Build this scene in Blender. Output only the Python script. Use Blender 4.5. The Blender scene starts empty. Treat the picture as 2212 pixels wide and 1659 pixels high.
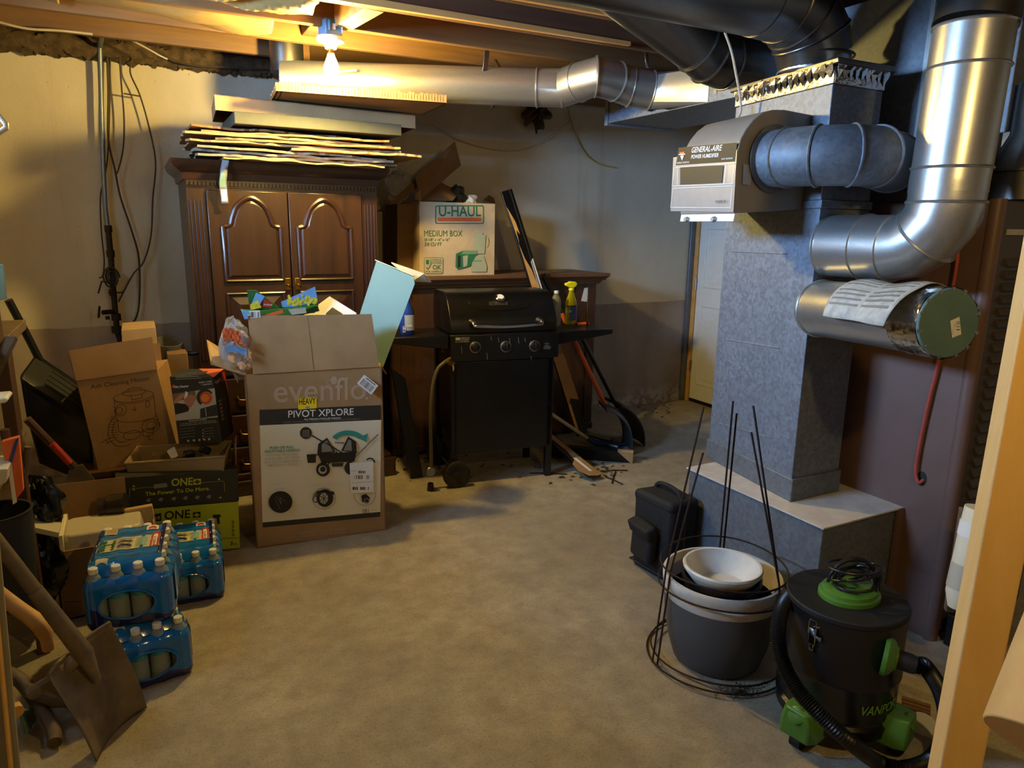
import bpy, bmesh, math, random
import numpy as np
from mathutils import Vector as V, Matrix, Euler
PI = math.pi
SC = bpy.context.scene
COL = SC.collection
random.seed(7)

# ------------------------------------------------------------------ camera
PW, PH, FPX = 2212, 1659, 1533.0
CAMZ = 1.55
def _axes():
    roll = math.radians(0.85)
    cx, cy = PW/2, PH/2
    X = np.array([4100-cx, 533-cy, FPX]); X /= np.linalg.norm(X)
    n = np.array([-math.sin(roll), math.cos(roll), 0.0])
    c = n[0]*(4100-cx) + n[1]*(533-cy)
    dn = np.array([n[0], n[1], -c/FPX]); dn /= np.linalg.norm(dn)
    Z = -dn
    return np.array([X, np.cross(Z, X), Z])
RC = _axes()
CAM = V((0, 0, CAMZ))
def ray(px, py):
    return V(RC @ np.array([px-PW/2, py-PH/2, FPX]))
def aY(px, py, Y):
    d = ray(px, py); return CAM + d*(Y/d.y)
def aX(px, py, X):
    d = ray(px, py); return CAM + d*(X/d.x)
def aZ(px, py, z):
    d = ray(px, py); return CAM + d*((z-CAMZ)/d.z)
def aD(px, py, dist):
    d = ray(px, py); return CAM + d*(dist/FPX)
cam = bpy.data.cameras.new('camera'); camo = bpy.data.objects.new('camera', cam); COL.objects.link(camo)
cam.sensor_fit = 'HORIZONTAL'; cam.sensor_width = 36; cam.lens = FPX/PW*36
r_, d_, f_ = [V(RC @ np.array(a, float)) for a in ((1,0,0),(0,1,0),(0,0,1))]
camo.matrix_world = Matrix(((r_.x,-d_.x,-f_.x,0),(r_.y,-d_.y,-f_.y,0),(r_.z,-d_.z,-f_.z,CAMZ),(0,0,0,1)))
cam.clip_start = 0.02
SC.camera = camo

# ------------------------------------------------------------------ materials
def lin(h):
    h = h.lstrip('#'); v = [int(h[i:i+2],16)/255 for i in (0,2,4)]
    return tuple((x/12.92 if x <= .04045 else ((x+.055)/1.055)**2.4) for x in v)
class NT:
    def __init__(s, name):
        s.m = bpy.data.materials.new(name); s.m.use_nodes = True
        s.t = s.m.node_tree; s.b = s.t.nodes['Principled BSDF']
        s.tc = s.n('ShaderNodeTexCoord')
    def n(s, typ, **kw):
        nd = s.t.nodes.new(typ)
        for k, v in kw.items():
            if k in nd.inputs: nd.inputs[k].default_value = v
            else: setattr(nd, k, v)
        return nd
    def l(s, a, b): s.t.links.new(a, b)
    def mapping(s, scale=(1,1,1), rot=(0,0,0), coord='Object'):
        mp = s.n('ShaderNodeMapping'); mp.inputs['Scale'].default_value = scale; mp.inputs['Rotation'].default_value = rot
        s.l(s.tc.outputs[coord], mp.inputs['Vector']); return mp.outputs[0]
    def noise(s, scale, vec=None, detail=4, rough=.6):
        nd = s.n('ShaderNodeTexNoise'); nd.inputs['Scale'].default_value = scale
        nd.inputs['Detail'].default_value = detail; nd.inputs['Roughness'].default_value = rough
        s.l(vec or s.tc.outputs['Object'], nd.inputs['Vector']); return nd.outputs['Fac']
    def ramp(s, fac, stops):
        nd = s.n('ShaderNodeValToRGB'); e = nd.color_ramp.elements
        while len(e) < len(stops): e.new(.5)
        for i, (p, c) in enumerate(stops): e[i].position = p; e[i].color = (*c, 1) if len(c) == 3 else c
        s.l(fac, nd.inputs[0]); return nd.outputs[0]
    def mix(s, fac, a, b, mode='MIX'):
        nd = s.n('ShaderNodeMix', data_type='RGBA', blend_type=mode)
        for inp, v in ((0, fac), (6, a), (7, b)):
            if hasattr(v, 'is_output'): s.l(v, nd.inputs[inp])
            elif isinstance(v, (int, float)): nd.inputs[inp].default_value = v
            else: nd.inputs[inp].default_value = (*v, 1)
        return nd.outputs[2]
    def math(s, op, a, b=0.0):
        nd = s.n('ShaderNodeMath', operation=op)
        for i, v in enumerate((a, b)):
            if hasattr(v, 'is_output'): s.l(v, nd.inputs[i])
            else: nd.inputs[i].default_value = v
        return nd.outputs[0]
    def bump(s, h, strength=.3, dist=.01):
        nd = s.n('ShaderNodeBump'); nd.inputs['Strength'].default_value = strength; nd.inputs['Distance'].default_value = dist
        s.l(h, nd.inputs['Height']); s.l(nd.outputs[0], s.b.inputs['Normal'])
    def col(s, c):
        if hasattr(c, 'is_output'): s.l(c, s.b.inputs['Base Color'])
        else: s.b.inputs['Base Color'].default_value = (*c, 1)
    def set(s, **kw):
        for k, v in kw.items():
            k = k.replace('_', ' ')
            if hasattr(v, 'is_output'): s.l(v, s.b.inputs[k])
            else: s.b.inputs[k].default_value = v
def pm(name, hexc, rough=.6, metal=0, var=.12, vs=18, bump=0, bs=60, coat=0, spec=.5, stretch=(1,1,1), trans=0, ior=1.45, alpha=1):
    k = NT(name); c = lin(hexc) if isinstance(hexc, str) else hexc
    if var:
        f = k.noise(vs, k.mapping(stretch))
        k.col(k.ramp(f, [(.3, tuple(x*(1-var) for x in c)), (.7, tuple(min(1, x*(1+var)) for x in c))]))
    else: k.col(c)
    k.set(Roughness=rough, Metallic=metal); k.b.inputs['Specular IOR Level'].default_value = spec
    if bump: k.bump(k.noise(bs, k.mapping(stretch)), bump, .004)
    if coat: k.set(Coat_Weight=coat, Coat_Roughness=.15)
    if trans: k.set(Transmission_Weight=trans, IOR=ior)
    if alpha < 1: k.set(Alpha=alpha)
    return k.m
def wood(name, dark, light, scale=1, rough=.5, coat=0, axis=0, bump=.15):
    k = NT(name); st = [14, 14, 14]; st[axis] = .9
    v = k.mapping(tuple(a*scale for a in st))
    n1 = k.noise(1.6, v, 6, .65); n2 = k.noise(1.1, k.mapping((2,2,2)), 2)
    c = k.ramp(n1, [(.25, lin(dark)), (.5, tuple((a+b)/2 for a, b in zip(lin(dark), lin(light)))), (.72, lin(light))])
    c = k.mix(k.math('MULTIPLY', n2, .5), c, lin(dark), 'MIX')
    k.col(c); k.set(Roughness=rough)
    if coat: k.set(Coat_Weight=coat, Coat_Roughness=.2)
    k.bump(n1, bump, .003); return k.m
def emit(name, c, strength):
    k = NT(name); k.col((1,1,1)); k.b.inputs['Emission Color'].default_value = (*c, 1); k.b.inputs['Emission Strength'].default_value = strength; return k.m

def m_floor():
    k = NT('concrete_floor')
    a = k.noise(1.3, None, 6, .65); b = k.noise(9, None, 5, .7); c = k.noise(120, None, 3, .7); d = k.noise(3.2, k.mapping((1,1.6,1), (0,0,.6)), 6, .7)
    col = k.ramp(a, [(.3, lin('#90846f')), (.55, lin('#a69a84')), (.75, lin('#b8ad99'))])
    col = k.mix(k.ramp(b, [(.35, (.5,.5,.5)), (.62, (0,0,0))]), col, lin('#6f6557'), 'MIX')
    col = k.mix(k.ramp(d, [(.68, (0,0,0)), (.8, (.6,.6,.6))]), col, lin('#54493a'), 'MIX')
    col = k.mix(k.ramp(c, [(.3, (.5,.5,.5)), (.5, (0,0,0))]), col, lin('#5d5447'), 'MIX')
    k.col(col); k.set(Roughness=.72); k.b.inputs['Specular IOR Level'].default_value = .3
    k.bump(k.math('ADD', k.math('MULTIPLY', c, .5), b), .35, .006); return k.m
def m_wall():
    k = NT('painted_wall')
    sep = k.n('ShaderNodeSeparateXYZ'); k.l(k.tc.outputs['Object'], sep.inputs[0])
    wob = k.noise(5, None, 3); z = k.math('ADD', sep.outputs[2], k.math('MULTIPLY', k.math('SUBTRACT', wob, .5), .03))
    up = k.ramp(k.noise(1.1, k.mapping((1,1,.6)), 5), [(.3, lin('#b8ae9a')), (.6, lin('#cbc1ac')), (.8, lin('#d6cebd'))])
    st = k.noise(1.2, k.mapping((6,6,.35)), 4)
    up = k.mix(k.ramp(st, [(.58, (0,0,0)), (.75, (.45,.45,.45))]), up, lin('#9d8f7a'), 'MIX')
    lo = k.ramp(k.noise(2.2, k.mapping((1.6,1.6,.5)), 5), [(.3, lin('#94857a')), (.7, lin('#ab9d92'))])
    flk = k.ramp(k.noise(14, None, 6, .7), [(.48, (0,0,0)), (.54, (1,1,1))])
    flz = k.ramp(z, [(.02, (1,1,1)), (.19, (0,0,0))])
    lo = k.mix(k.mix(1.0, flk, flz, 'MULTIPLY'), lo, lin('#cfc8bd'), 'MIX')
    zf = k.math('GREATER_THAN', z, .92)
    col = k.mix(zf, lo, up)
    pat = k.n('ShaderNodeTexVoronoi'); pat.inputs['Scale'].default_value = 1.0; pat.feature = 'F1'; pat.distance = 'CHEBYCHEV'
    k.l(k.mapping((2.2,2.2,.7)), pat.inputs['Vector'])
    bw = k.n('ShaderNodeRGBToBW'); k.l(pat.outputs['Color'], bw.inputs[0]); col = k.mix(.10, col, bw.outputs[0], 'MULTIPLY')
    sp = k.ramp(k.noise(38, None, 2, .5), [(.22, (.7,.7,.7)), (.28, (0,0,0))])
    col = k.mix(sp, col, lin('#7d7466'), 'MIX')
    k.col(col); k.set(Roughness=.8); k.b.inputs['Specular IOR Level'].default_value = .2
    k.bump(k.math('ADD', k.noise(60, None, 4), k.math('MULTIPLY', k.noise(7, None, 3), 1.5)), .35, .006); return k.m
def m_galv(name, base, rough, spangle=.16, metal=.92, sc=38):
    k = NT(name); vo = k.n('ShaderNodeTexVoronoi'); vo.inputs['Scale'].default_value = sc
    k.l(k.mapping((1,1,1)), vo.inputs['Vector'])
    sepc = k.n('ShaderNodeSeparateColor'); k.l(vo.outputs['Color'], sepc.inputs[0])
    n = k.noise(14, None, 5, .7); f = k.math('ADD', k.math('MULTIPLY', sepc.outputs[0], .5), k.math('MULTIPLY', n, .5))
    c = lin(base)
    k.col(k.ramp(f, [(.25, tuple(x*(1-spangle*1.4) for x in c)), (.75, tuple(min(1, x*(1+spangle)) for x in c))]))
    k.set(Metallic=metal, Roughness=k.math('ADD', rough-.01, k.math('MULTIPLY', f, .1 if metal < .8 else .02)))
    return k.m
def m_card(name, base, rib=0):
    k = NT(name); c = lin(base)
    n = k.noise(7, None, 4); k.col(k.ramp(n, [(.3, tuple(x*.86 for x in c)), (.7, tuple(x*1.08 for x in c))]))
    k.set(Roughness=.82); k.b.inputs['Specular IOR Level'].default_value = .25
    w = k.n('ShaderNodeTexWave'); w.inputs['Scale'].default_value = 60; w.bands_direction = 'X'
    k.l(k.mapping((1,1,1)), w.inputs['Vector'])
    k.bump(k.math('ADD', k.math('MULTIPLY', w.outputs['Fac'], .35), n), .12, .003); return k.m
M = {}
M['floor'] = m_floor(); M['wall'] = m_wall()
M['galv'] = m_galv('galvanised_sheet', '#737b87', .5, .16, .45, 75)
M['galv_old'] = m_galv('dull_galvanised_sheet', '#6d7278', .55, .13, .5, 75)
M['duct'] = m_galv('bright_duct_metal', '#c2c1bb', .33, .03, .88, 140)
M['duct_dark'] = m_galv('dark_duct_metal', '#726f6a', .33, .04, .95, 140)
M['giftbox'] = pm('drab_green_card', '#4a4b40', .7, 0, .08)
M['foil'] = pm('foil_tape', '#cfd0d0', .18, 1, .05, 40, .8, 25)
M['joist'] = wood('joist_wood', '#4d3519', '#855f2e', .7, .7)
M['joist_dk'] = wood('dark_joist_wood', '#4a2f1c', '#734a29', .7, .75)
M['sub'] = wood('subfloor_wood', '#4b3020', '#6f4a30', .6, .8)
M['pine'] = wood('fresh_pine', '#d6a862', '#e6c083', .8, .6, axis=2, bump=.05)
M['pinex'] = wood('pine_strip', '#b98546', '#d9ab68', .8, .6)
M['arm'] = wood('mahogany', '#26160b', '#472914', .9, .35, .35, axis=2, bump=.05)
M['arm_x'] = wood('mahogany_rail', '#26160b', '#452713', .9, .35, .35, axis=0, bump=.05)
M['arm_dk'] = pm('mahogany_groove', '#2a120a', .5, 0, .1)
M['dress'] = wood('dark_oak_panel', '#3a2314', '#54351f', .8, .5, .1, axis=2, bump=.05)
M['dress_top'] = wood('dusty_oak_top', '#5a3b22', '#7c5836', .8, .55, .1)
M['card'] = m_card('cardboard', '#9c7a52'); M['card_lt'] = m_card('pale_cardboard', '#ae9068')
M['card_dk'] = m_card('dim_cardboard', '#7c6042'); M['card_grey'] = m_card('greyish_cardboard', '#8f8672')
M['white'] = pm('white_paint', '#d8d8d4', .5, 0, .04); M['paper'] = pm('white_paper', '#dcdad4', .7, 0, .04)
M['cream'] = pm('cream_print', '#d9cfb4', .6, 0, .03, 4)
M['vacblack'] = pm('vacuum_black', '#141416', .28, 0, .05, 9, .03, 40)
M['black'] = pm('black_plastic', '#0d0d0e', .4, 0, .1, 30); M['black_m'] = pm('black_enamel', '#0b0b0c', .33, .0, .3, 9, .06, 40)
M['ink'] = pm('black_ink', '#15140f', .6, 0, 0); M['char'] = pm('charcoal_print', '#26251f', .55, 0, .05)
M['cloth_b'] = pm('black_nylon', '#0e0e10', .75, 0, .25, 120, .5, 300)
M['bag_b'] = pm('black_poly_bag', '#0c0d0c', .22, 0, .2, 8, .6, 9)
M['rubber'] = pm('black_rubber', '#101010', .7, 0, .15, 30); M['rubber_b'] = pm('dusty_rubber', '#2a221a', .85, 0, .3, 30)
M['chrome'] = pm('chrome', '#c8c8c8', .12, 1, 0); M['steel'] = pm('steel', '#9a9a9a', .35, 1, .06)
M['brass'] = pm('brass', '#8c6a2e', .35, 1, .15, 30); M['rust'] = pm('rusty_steel', '#33241b', .75, .5, .3, 60, .3, 150)
M['iron'] = pm('old_iron_pipe', '#2c211a', .7, .4, .3, 30, .4, 80); M['conduit'] = pm('grey_conduit', '#6d7580', .4, .6, .1)
M['wire'] = pm('brown_wire', '#33281c', .7, 0, .2); M['wire_lt'] = pm('pale_cable', '#a99a80', .6, 0, .1); M['wire_y'] = pm('yellow_cable', '#a88a3a', .6, 0, .1)
M['blue_box'] = pm('blue_box_plastic', '#3d6f93', .5, 0, .05); M['porc'] = pm('porcelain', '#d9d6cd', .3, 0, .02)
M['fur'] = pm('furnace_paint', '#6a5046', .42, 0, .06, 6); M['louv'] = pm('furnace_louvre_paint', '#4d443b', .5, .1, .06)
M['hum'] = pm('humidifier_beige', '#7b746a', .45, .1, .05); M['hum_s'] = pm('humidifier_brushed', '#a3a4a6', .35, .5, .05, 20)
M['ins'] = pm('dirty_mineral_wool', '#4a3a26', .95, 0, .5, 26, 1, 30); M['kraft'] = pm('kraft_facing', '#9a7d48', .6, 0, .15, 5, .5, 12)
M['evlogo'] = pm('faded_print', '#a98f72', .7, 0, .03); M['teal'] = pm('teal_print', '#2a8a7d', .6, 0, .03); M['yellow'] = pm('yellow_print', '#e8c618', .5, 0, .02)
M['dimwhite'] = pm('dimmed_white_paint', '#8f8b84', .5, 0, .05); M['uhaul'] = m_card('bleached_cardboard', '#bfa987')  # dimwhite: white paint darkened so the door edge looks dimly lit
M['teal_b'] = pm('teal_board', '#7d9f96', .6, 0, .03, 5); M['grey_pr'] = pm('grey_print', '#7d7b70', .6, 0, .05); M['lgrey'] = pm('pale_grey_print', '#b0ab9a', .6, 0, .05)
M['lime'] = pm('lime_box_print', '#a9b11c', .5, 0, .04, 5); M['lime_t'] = pm('lime_letters', '#b3b32a', .5, 0, 0); M['green'] = pm('green_print', '#2b6b45', .6, 0, .04)
M['orange'] = pm('orange_print', '#d2612f', .55, 0, .05); M['red'] = pm('red_plastic', '#b8301c', .45, 0, .08); M['redp'] = pm('red_print', '#a8281c', .55, 0, .05)
M['skin'] = pm('printed_hand', '#a9724c', .6, 0, .12, 60)
M['vgreen'] = pm('vacuum_green', '#4d7a2a', .4, 0, .05); M['pot_g'] = pm('grey_planter', '#4a4b4e', .5, 0, .06, 5); M['pot_w'] = pm('weathered_white', '#bfb6aa', .6, 0, .15, 12, .15, 40)
M['dirtw'] = pm('soiled_white_bowl', '#cfcabf', .5, 0, .14, 8)
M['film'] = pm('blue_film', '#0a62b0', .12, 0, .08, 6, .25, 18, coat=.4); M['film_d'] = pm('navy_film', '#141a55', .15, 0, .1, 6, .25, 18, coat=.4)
M['bottle'] = pm('clear_bottle', '#d3dee1', .08, 0, 0, trans=.72, ior=1.15); M['cap'] = pm('white_cap', '#d6d6cf', .4, 0, .02)
M['lab_b'] = pm('bottle_label', '#2f7f96', .35, 0, .3, 40)
M['soil'] = pm('dirty_blade_steel', '#6b5c49', .55, .15, .4, 9, .3, 30); M['ash'] = wood('grey_handle_wood', '#4a3c2c', '#75614a', 1, .7, axis=0)
M['yelliq'] = pm('yellow_deicer', '#d8cf10', .1, 0, 0, trans=.6, ior=1.3); M['yelp'] = pm('yellow_trigger', '#e3d31a', .4, 0, .02)
M['bluep'] = pm('blue_plastic', '#1d3f8a', .35, 0, .05); M['clearbag'] = pm('clear_crinkled_plastic', '#e4e6ea', .14, 0, 0, 1, 1.0, 40, trans=.75, ior=1.15)
M['hose_g'] = pm('gas_hose', '#5b533c', .5, 0, .1); M['alum'] = pm('dull_aluminium', '#8d8a82', .45, 1, .1)
M['pink'] = pm('red_hose', '#a8483c', .35, 0, .05); M['greytxt'] = pm('newsprint', '#a8a69e', .75, 0, .25, 30)
M['greendark'] = pm('dark_green_cap', '#56706e', .6, 0, .12, 12); M['tan'] = pm('tan_plastic', '#8f7a52', .5, 0, .05)
M['offw'] = pm('translucent_white_plastic', '#b9b19d', .4, 0, .04); M['brownpipe'] = pm('brown_pipe', '#2a2116', .3, 0, .1)
M['pshovel'] = pm('grey_shovel_plastic', '#3c3f44', .4, 0, .08); M['leaf'] = pm('dry_leaf', '#3a2c1a', .9, 0, .4, 80)
M['glassw'] = pm('white_glass', '#e8e0d0', .3, 0, 0)
M['bulb'] = emit('glowing_bulb', (1.0, .70, .19), 1500.0)
M['sky'] = emit('daylight_pane', (.32, .57, 1.0), 185.0)
M['bulb2'] = emit('glowing_stair_bulb', (1.0, .70, .24), 560.0)

# ------------------------------------------------------------------ mesh builder
def frame(p, q):
    z = (V(q)-V(p)).normalized(); a = V((0,0,1)) if abs(z.z) < .95 else V((1,0,0))
    x = a.cross(z).normalized(); return x, z.cross(x), z
class MB:
    def __init__(s): s.bm = bmesh.new(); s.ms = []
    def mi(s, m):
        m = M[m] if isinstance(m, str) else m
        if m not in s.ms: s.ms.append(m)
        return s.ms.index(m)
    def mesh(s, vs, fs, m):
        i = s.mi(m); bv = [s.bm.verts.new(v) for v in vs]
        for f in fs:
            try: s.bm.faces.new([bv[k] for k in f]).material_index = i
            except ValueError: pass
        return s
    def hexa(s, p, m):   # p: 4 of one side, 4 of the opposite
        return s.mesh(p, [(3,2,1,0),(4,5,6,7),(0,1,5,4),(1,2,6,5),(2,3,7,6),(3,0,4,7)], m)
    def box(s, c, d, m, rot=None):
        R = (Euler(rot).to_matrix() if rot is not None and not isinstance(rot, Matrix) else (rot or Matrix.Identity(3)))
        c = V(c); P = [c + R @ V((x*d[0]/2, y*d[1]/2, z*d[2]/2)) for z in (-1,1) for x, y in ((-1,-1),(1,-1),(1,1),(-1,1))]
        return s.hexa(P, m)
    def bb(s, a, b, m):
        return s.box([(x+y)/2 for x, y in zip(a, b)], [abs(y-x) for x, y in zip(a, b)], m)
    def rings(s, rs, m, cap0=True, cap1=True, closed=False):
        n = len(rs[0]); vs = [v for r in rs for v in r]; fs = []
        k = len(rs)
        for i in range(k if closed else k-1):
            j = (i+1) % k
            for a in range(n): fs.append((i*n+a, i*n+(a+1) % n, j*n+(a+1) % n, j*n+a))
        if cap0 and not closed: fs.append(tuple(range(n-1, -1, -1)))
        if cap1 and not closed: fs.append(tuple((k-1)*n+a for a in range(n)))
        return s.mesh(vs, fs, m)
    def cyl(s, p, q, r, r2=None, m='steel', n=24, cap=True):
        x, y, z = frame(p, q); r2 = r if r2 is None else r2
        rs = [[V(c)+x*(rr*math.cos(a*2*PI/n))+y*(rr*math.sin(a*2*PI/n)) for a in range(n)] for c, rr in ((p, r), (q, r2))]
        return s.rings(rs, m, cap, cap)
    def tube(s, pts, r, m, n=8, closed=False, cap=True, sm=0):
        pts = [V(p) for p in pts]
        if sm: pts = spline(pts, sm, closed)
        k = len(pts); rr = r if isinstance(r, (list, tuple)) else [r]*k
        if len(rr) != k: rr = [rr[min(len(rr)-1, int(i*len(rr)/k))] for i in range(k)]
        T = []
        for i in range(k):
            a = pts[(i-1) % k] if (closed or i) else pts[0]; b = pts[(i+1) % k] if (closed or i < k-1) else pts[-1]
            d = b-a; T.append(d.normalized() if d.length > 1e-9 else V((0,0,1)))
        x = frame(pts[0], pts[0]+T[0])[0]; rs = []
        for i in range(k):
            if i:
                q = T[i-1].rotation_difference(T[i]); x = q @ x
            x = (x - T[i]*x.dot(T[i])).normalized(); y = T[i].cross(x)
            rs.append([pts[i]+x*(rr[i]*math.cos(a*2*PI/n))+y*(rr[i]*math.sin(a*2*PI/n)) for a in range(n)])
        return s.rings(rs, m, cap, cap, closed)
    def lathe(s, prof, m, c=(0,0,0), R=None, n=36, sx=1, sy=1):
        R = R or Matrix.Identity(3); c = V(c); rs = []
        for r, z in prof: rs.append([c+R @ V((sx*max(r, 1e-4)*math.cos(a*2*PI/n), sy*max(r, 1e-4)*math.sin(a*2*PI/n), z)) for a in range(n)])
        return s.rings(rs, m, True, True)
    def prism(s, poly, d, Mx, m):
        n = len(poly); f = [Mx @ V((*p, 0)) for p in poly]; b = [Mx @ V((*p, d)) for p in poly]
        return s.mesh(f+b, [tuple(range(n-1, -1, -1)), tuple(range(n, 2*n))]+[(i, (i+1) % n, n+(i+1) % n, n+i) for i in range(n)], m)
    def slab(s, P, d, m):   # polygon of 3-D points pushed by vector d
        n = len(P); P = [V(p) for p in P]; d = V(d)
        return s.mesh(P+[p+d for p in P], [tuple(range(n-1, -1, -1)), tuple(range(n, 2*n))]+[(i, (i+1) % n, n+(i+1) % n, n+i) for i in range(n)], m)
    def grid(s, fn, nu, nv, m, keep=None):
        vs = [V(fn(i/nu, j/nv)) for j in range(nv+1) for i in range(nu+1)]; fs = []
        for j in range(nv):
            for i in range(nu):
                if keep and not keep((i+.5)/nu, (j+.5)/nv): continue
                a = j*(nu+1)+i; fs.append((a, a+1, a+nu+2, a+nu+1))
        return s.mesh(vs, fs, m)
    def ball(s, c, r, m, n=16, sc=(1,1,1)):
        k = n//2; prof = [(r*math.sin(PI*i/k), -r*math.cos(PI*i/k)) for i in range(k+1)]
        c = V(c); rs = [[c+V((sc[0]*max(a, 1e-4)*math.cos(t*2*PI/n), sc[1]*max(a, 1e-4)*math.sin(t*2*PI/n), sc[2]*z)) for t in range(n)] for a, z in prof]
        return s.rings(rs, m)
    def obj(s, name, parent=None, sm=35, bev=0, sol=0, sub=0, fix=True):
        if fix: bmesh.ops.recalc_face_normals(s.bm, faces=s.bm.faces)
        me = bpy.data.meshes.new(name); s.bm.to_mesh(me); s.bm.free()
        for m in s.ms: me.materials.append(m)
        if sm:
            for p in me.polygons: p.use_smooth = True
            me.set_sharp_from_angle(angle=math.radians(sm))
        o = bpy.data.objects.new(name, me); COL.objects.link(o)
        if sol:
            q = o.modifiers.new('thickness', 'SOLIDIFY'); q.thickness = sol; q.offset = 0
        if bev:
            q = o.modifiers.new('edges', 'BEVEL'); q.width = bev; q.segments = 2; q.limit_method = 'ANGLE'; q.angle_limit = math.radians(40)
        if sub:
            q = o.modifiers.new('smooth', 'SUBSURF'); q.levels = sub; q.render_levels = sub
        if parent:
            o.parent = parent
            if parent.name in INV: o.matrix_parent_inverse = INV[parent.name]
        return o
INV = {}
def spline(p, k, closed=False):
    out = []; n = len(p)
    g = (lambda i: p[i % n]) if closed else (lambda i: p[max(0, min(n-1, i))])
    for i in range(n if closed else n-1):
        a, b, c, d = g(i-1), g(i), g(i+1), g(i+2)
        for j in range(k):
            t = j/k; out.append(.5*((2*b)+(c-a)*t+(2*a-5*b+4*c-d)*t*t+(3*b-a-3*c+d)*t**3))
    if not closed: out.append(p[-1])
    return out
def tag(o, label=None, cat=None, group=None, kind=None):
    if label: o['label'] = label
    if cat: o['category'] = cat
    if group: o['group'] = group
    if kind: o['kind'] = kind
    return o
def thing(name, label, cat, loc, group=None, rotz=None):
    # rotz None: parts are built in world coordinates; else in the thing's own frame
    o = bpy.data.objects.new(name, None); COL.objects.link(o); o.location = loc; o.empty_display_size = .05
    if rotz is None: INV[o.name] = Matrix.Translation(-V(loc))
    else: o.rotation_euler = (0, 0, rotz)
    return tag(o, label, cat, group)
def struct(o): o['kind'] = 'structure'; return o
def dup(root, loc, rotz=None, label=None):
    r = root.copy(); COL.objects.link(r); r.location = loc
    if rotz is not None: r.rotation_euler = (0, 0, rotz)
    if label: r['label'] = label
    for ch in list(root.children):
        c = ch.copy(); COL.objects.link(c); c.parent = r
        for g in ch.children:
            e = g.copy(); COL.objects.link(e); e.parent = c
    return r
_T = {}
def txt(t, bold=0.0):
    if (t, bold) in _T: return _T[(t, bold)]
    cu = bpy.data.curves.new('t', 'FONT'); cu.body = t; cu.size = 1; cu.offset = bold*.5; cu.resolution_u = 3
    o = bpy.data.objects.new('t', cu); COL.objects.link(o)
    bpy.context.view_layer.update()
    me = o.evaluated_get(bpy.context.evaluated_depsgraph_get()).to_mesh()
    vs = [v.co.copy() for v in me.vertices]; fs = [tuple(p.vertices) for p in me.polygons]
    bpy.data.objects.remove(o); bpy.data.curves.remove(cu)
    x0 = min(v.x for v in vs); x1 = max(v.x for v in vs)
    r = ([((v.x-x0), v.y) for v in vs], fs, x1-x0); _T[(t, bold)] = r; return r
class Art(MB):   # flat print lying on a plane; places are given as photo pixels met with that plane
    def __init__(s, p, nrm, lift=.0008, step=.0003):
        super().__init__(); s.p = V(p); s.n = V(nrm).normalized(); s.k = lift; s.st = step
        if s.n.dot(CAM-s.p) < 0: s.n = -s.n
    def at(s, px, py):
        d = ray(px, py); return CAM+d*((s.p-CAM).dot(s.n)/d.dot(s.n))
    def up(s): s.k += s.st
    def poly(s, pts, m):
        P = [s.at(*q)+s.n*s.k for q in pts]; s.mesh(P, [tuple(range(len(P)))], m); s.up()
    def rect(s, x0, y0, x1, y1, m): s.poly([(x0,y1),(x1,y1),(x1,y0),(x0,y0)], m)
    def line(s, pts, w, m, closed=False):
        P = [s.at(*q) for q in pts]
        if closed: P.append(P[0])
        for a, b in zip(P, P[1:]):
            e = (b-a); t = e.cross(s.n).normalized()*(w/2); o = s.n*s.k
            s.mesh([a+t+o, b+t+o, b-t+o, a-t+o], [(0,1,2,3)], m)
        s.up()
    def disc(s, x, y, r, m, ring=0, n=28, a0=0, a1=360, ry=None):
        ry = ry or r; A = [math.radians(a0+(a1-a0)*i/n) for i in range(n+1)]
        if ring:
            o = [(x+r*math.cos(a), y-ry*math.sin(a)) for a in A]; q = [(x+(r-ring)*math.cos(a), y-(ry-ring)*math.sin(a)) for a in A]
            P = [s.at(*u)+s.n*s.k for u in o+q]; k = n+1
            s.mesh(P, [(i, i+1, k+i+1, k+i) for i in range(n)], m); s.up()
        else: s.poly([(x+r*math.cos(a), y-ry*math.sin(a)) for a in A[:-1]] if a1-a0 == 360 else [(x+r*math.cos(a), y-ry*math.sin(a)) for a in A], m)
    def text(s, t, p0, p1, m, hs=1.0, shear=0, bold=0.0):
        vs, fs, w = txt(t, bold); a = s.at(*p0); b = s.at(*p1); u = (b-a)/w; L = u.length
        up = s.n.cross(u).normalized()
        if up.z < 0 and abs(u.normalized().z) < .7: up = -up
        s.mesh([a+u*(x+shear*y)+up*(y*L*hs)+s.n*s.k for x, y in vs], fs, m); s.up()
    def bars(s, x0, y0, x1, y1, m, n=14, vert=True):
        for i in range(n):
            if random.random() < .25: continue
            t = i/n; e = random.uniform(.3, .8)/n
            if vert: P = [(x0+(x1-x0)*t, y0), (x0+(x1-x0)*(t+e), y0), (x0+(x1-x0)*(t+e), y1), (x0+(x1-x0)*t, y1)]
            else: P = [(x0, y0+(y1-y0)*t), (x1, y0+(y1-y0)*t), (x1, y0+(y1-y0)*(t+e)), (x0, y0+(y1-y0)*(t+e))]
            s.mesh([s.at(*q)+s.n*s.k for q in P], [(0,1,2,3)], m)
        s.up()
    def obj(s, name, parent=None, **k): return super().obj(name, parent, sm=0, fix=False)
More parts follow.
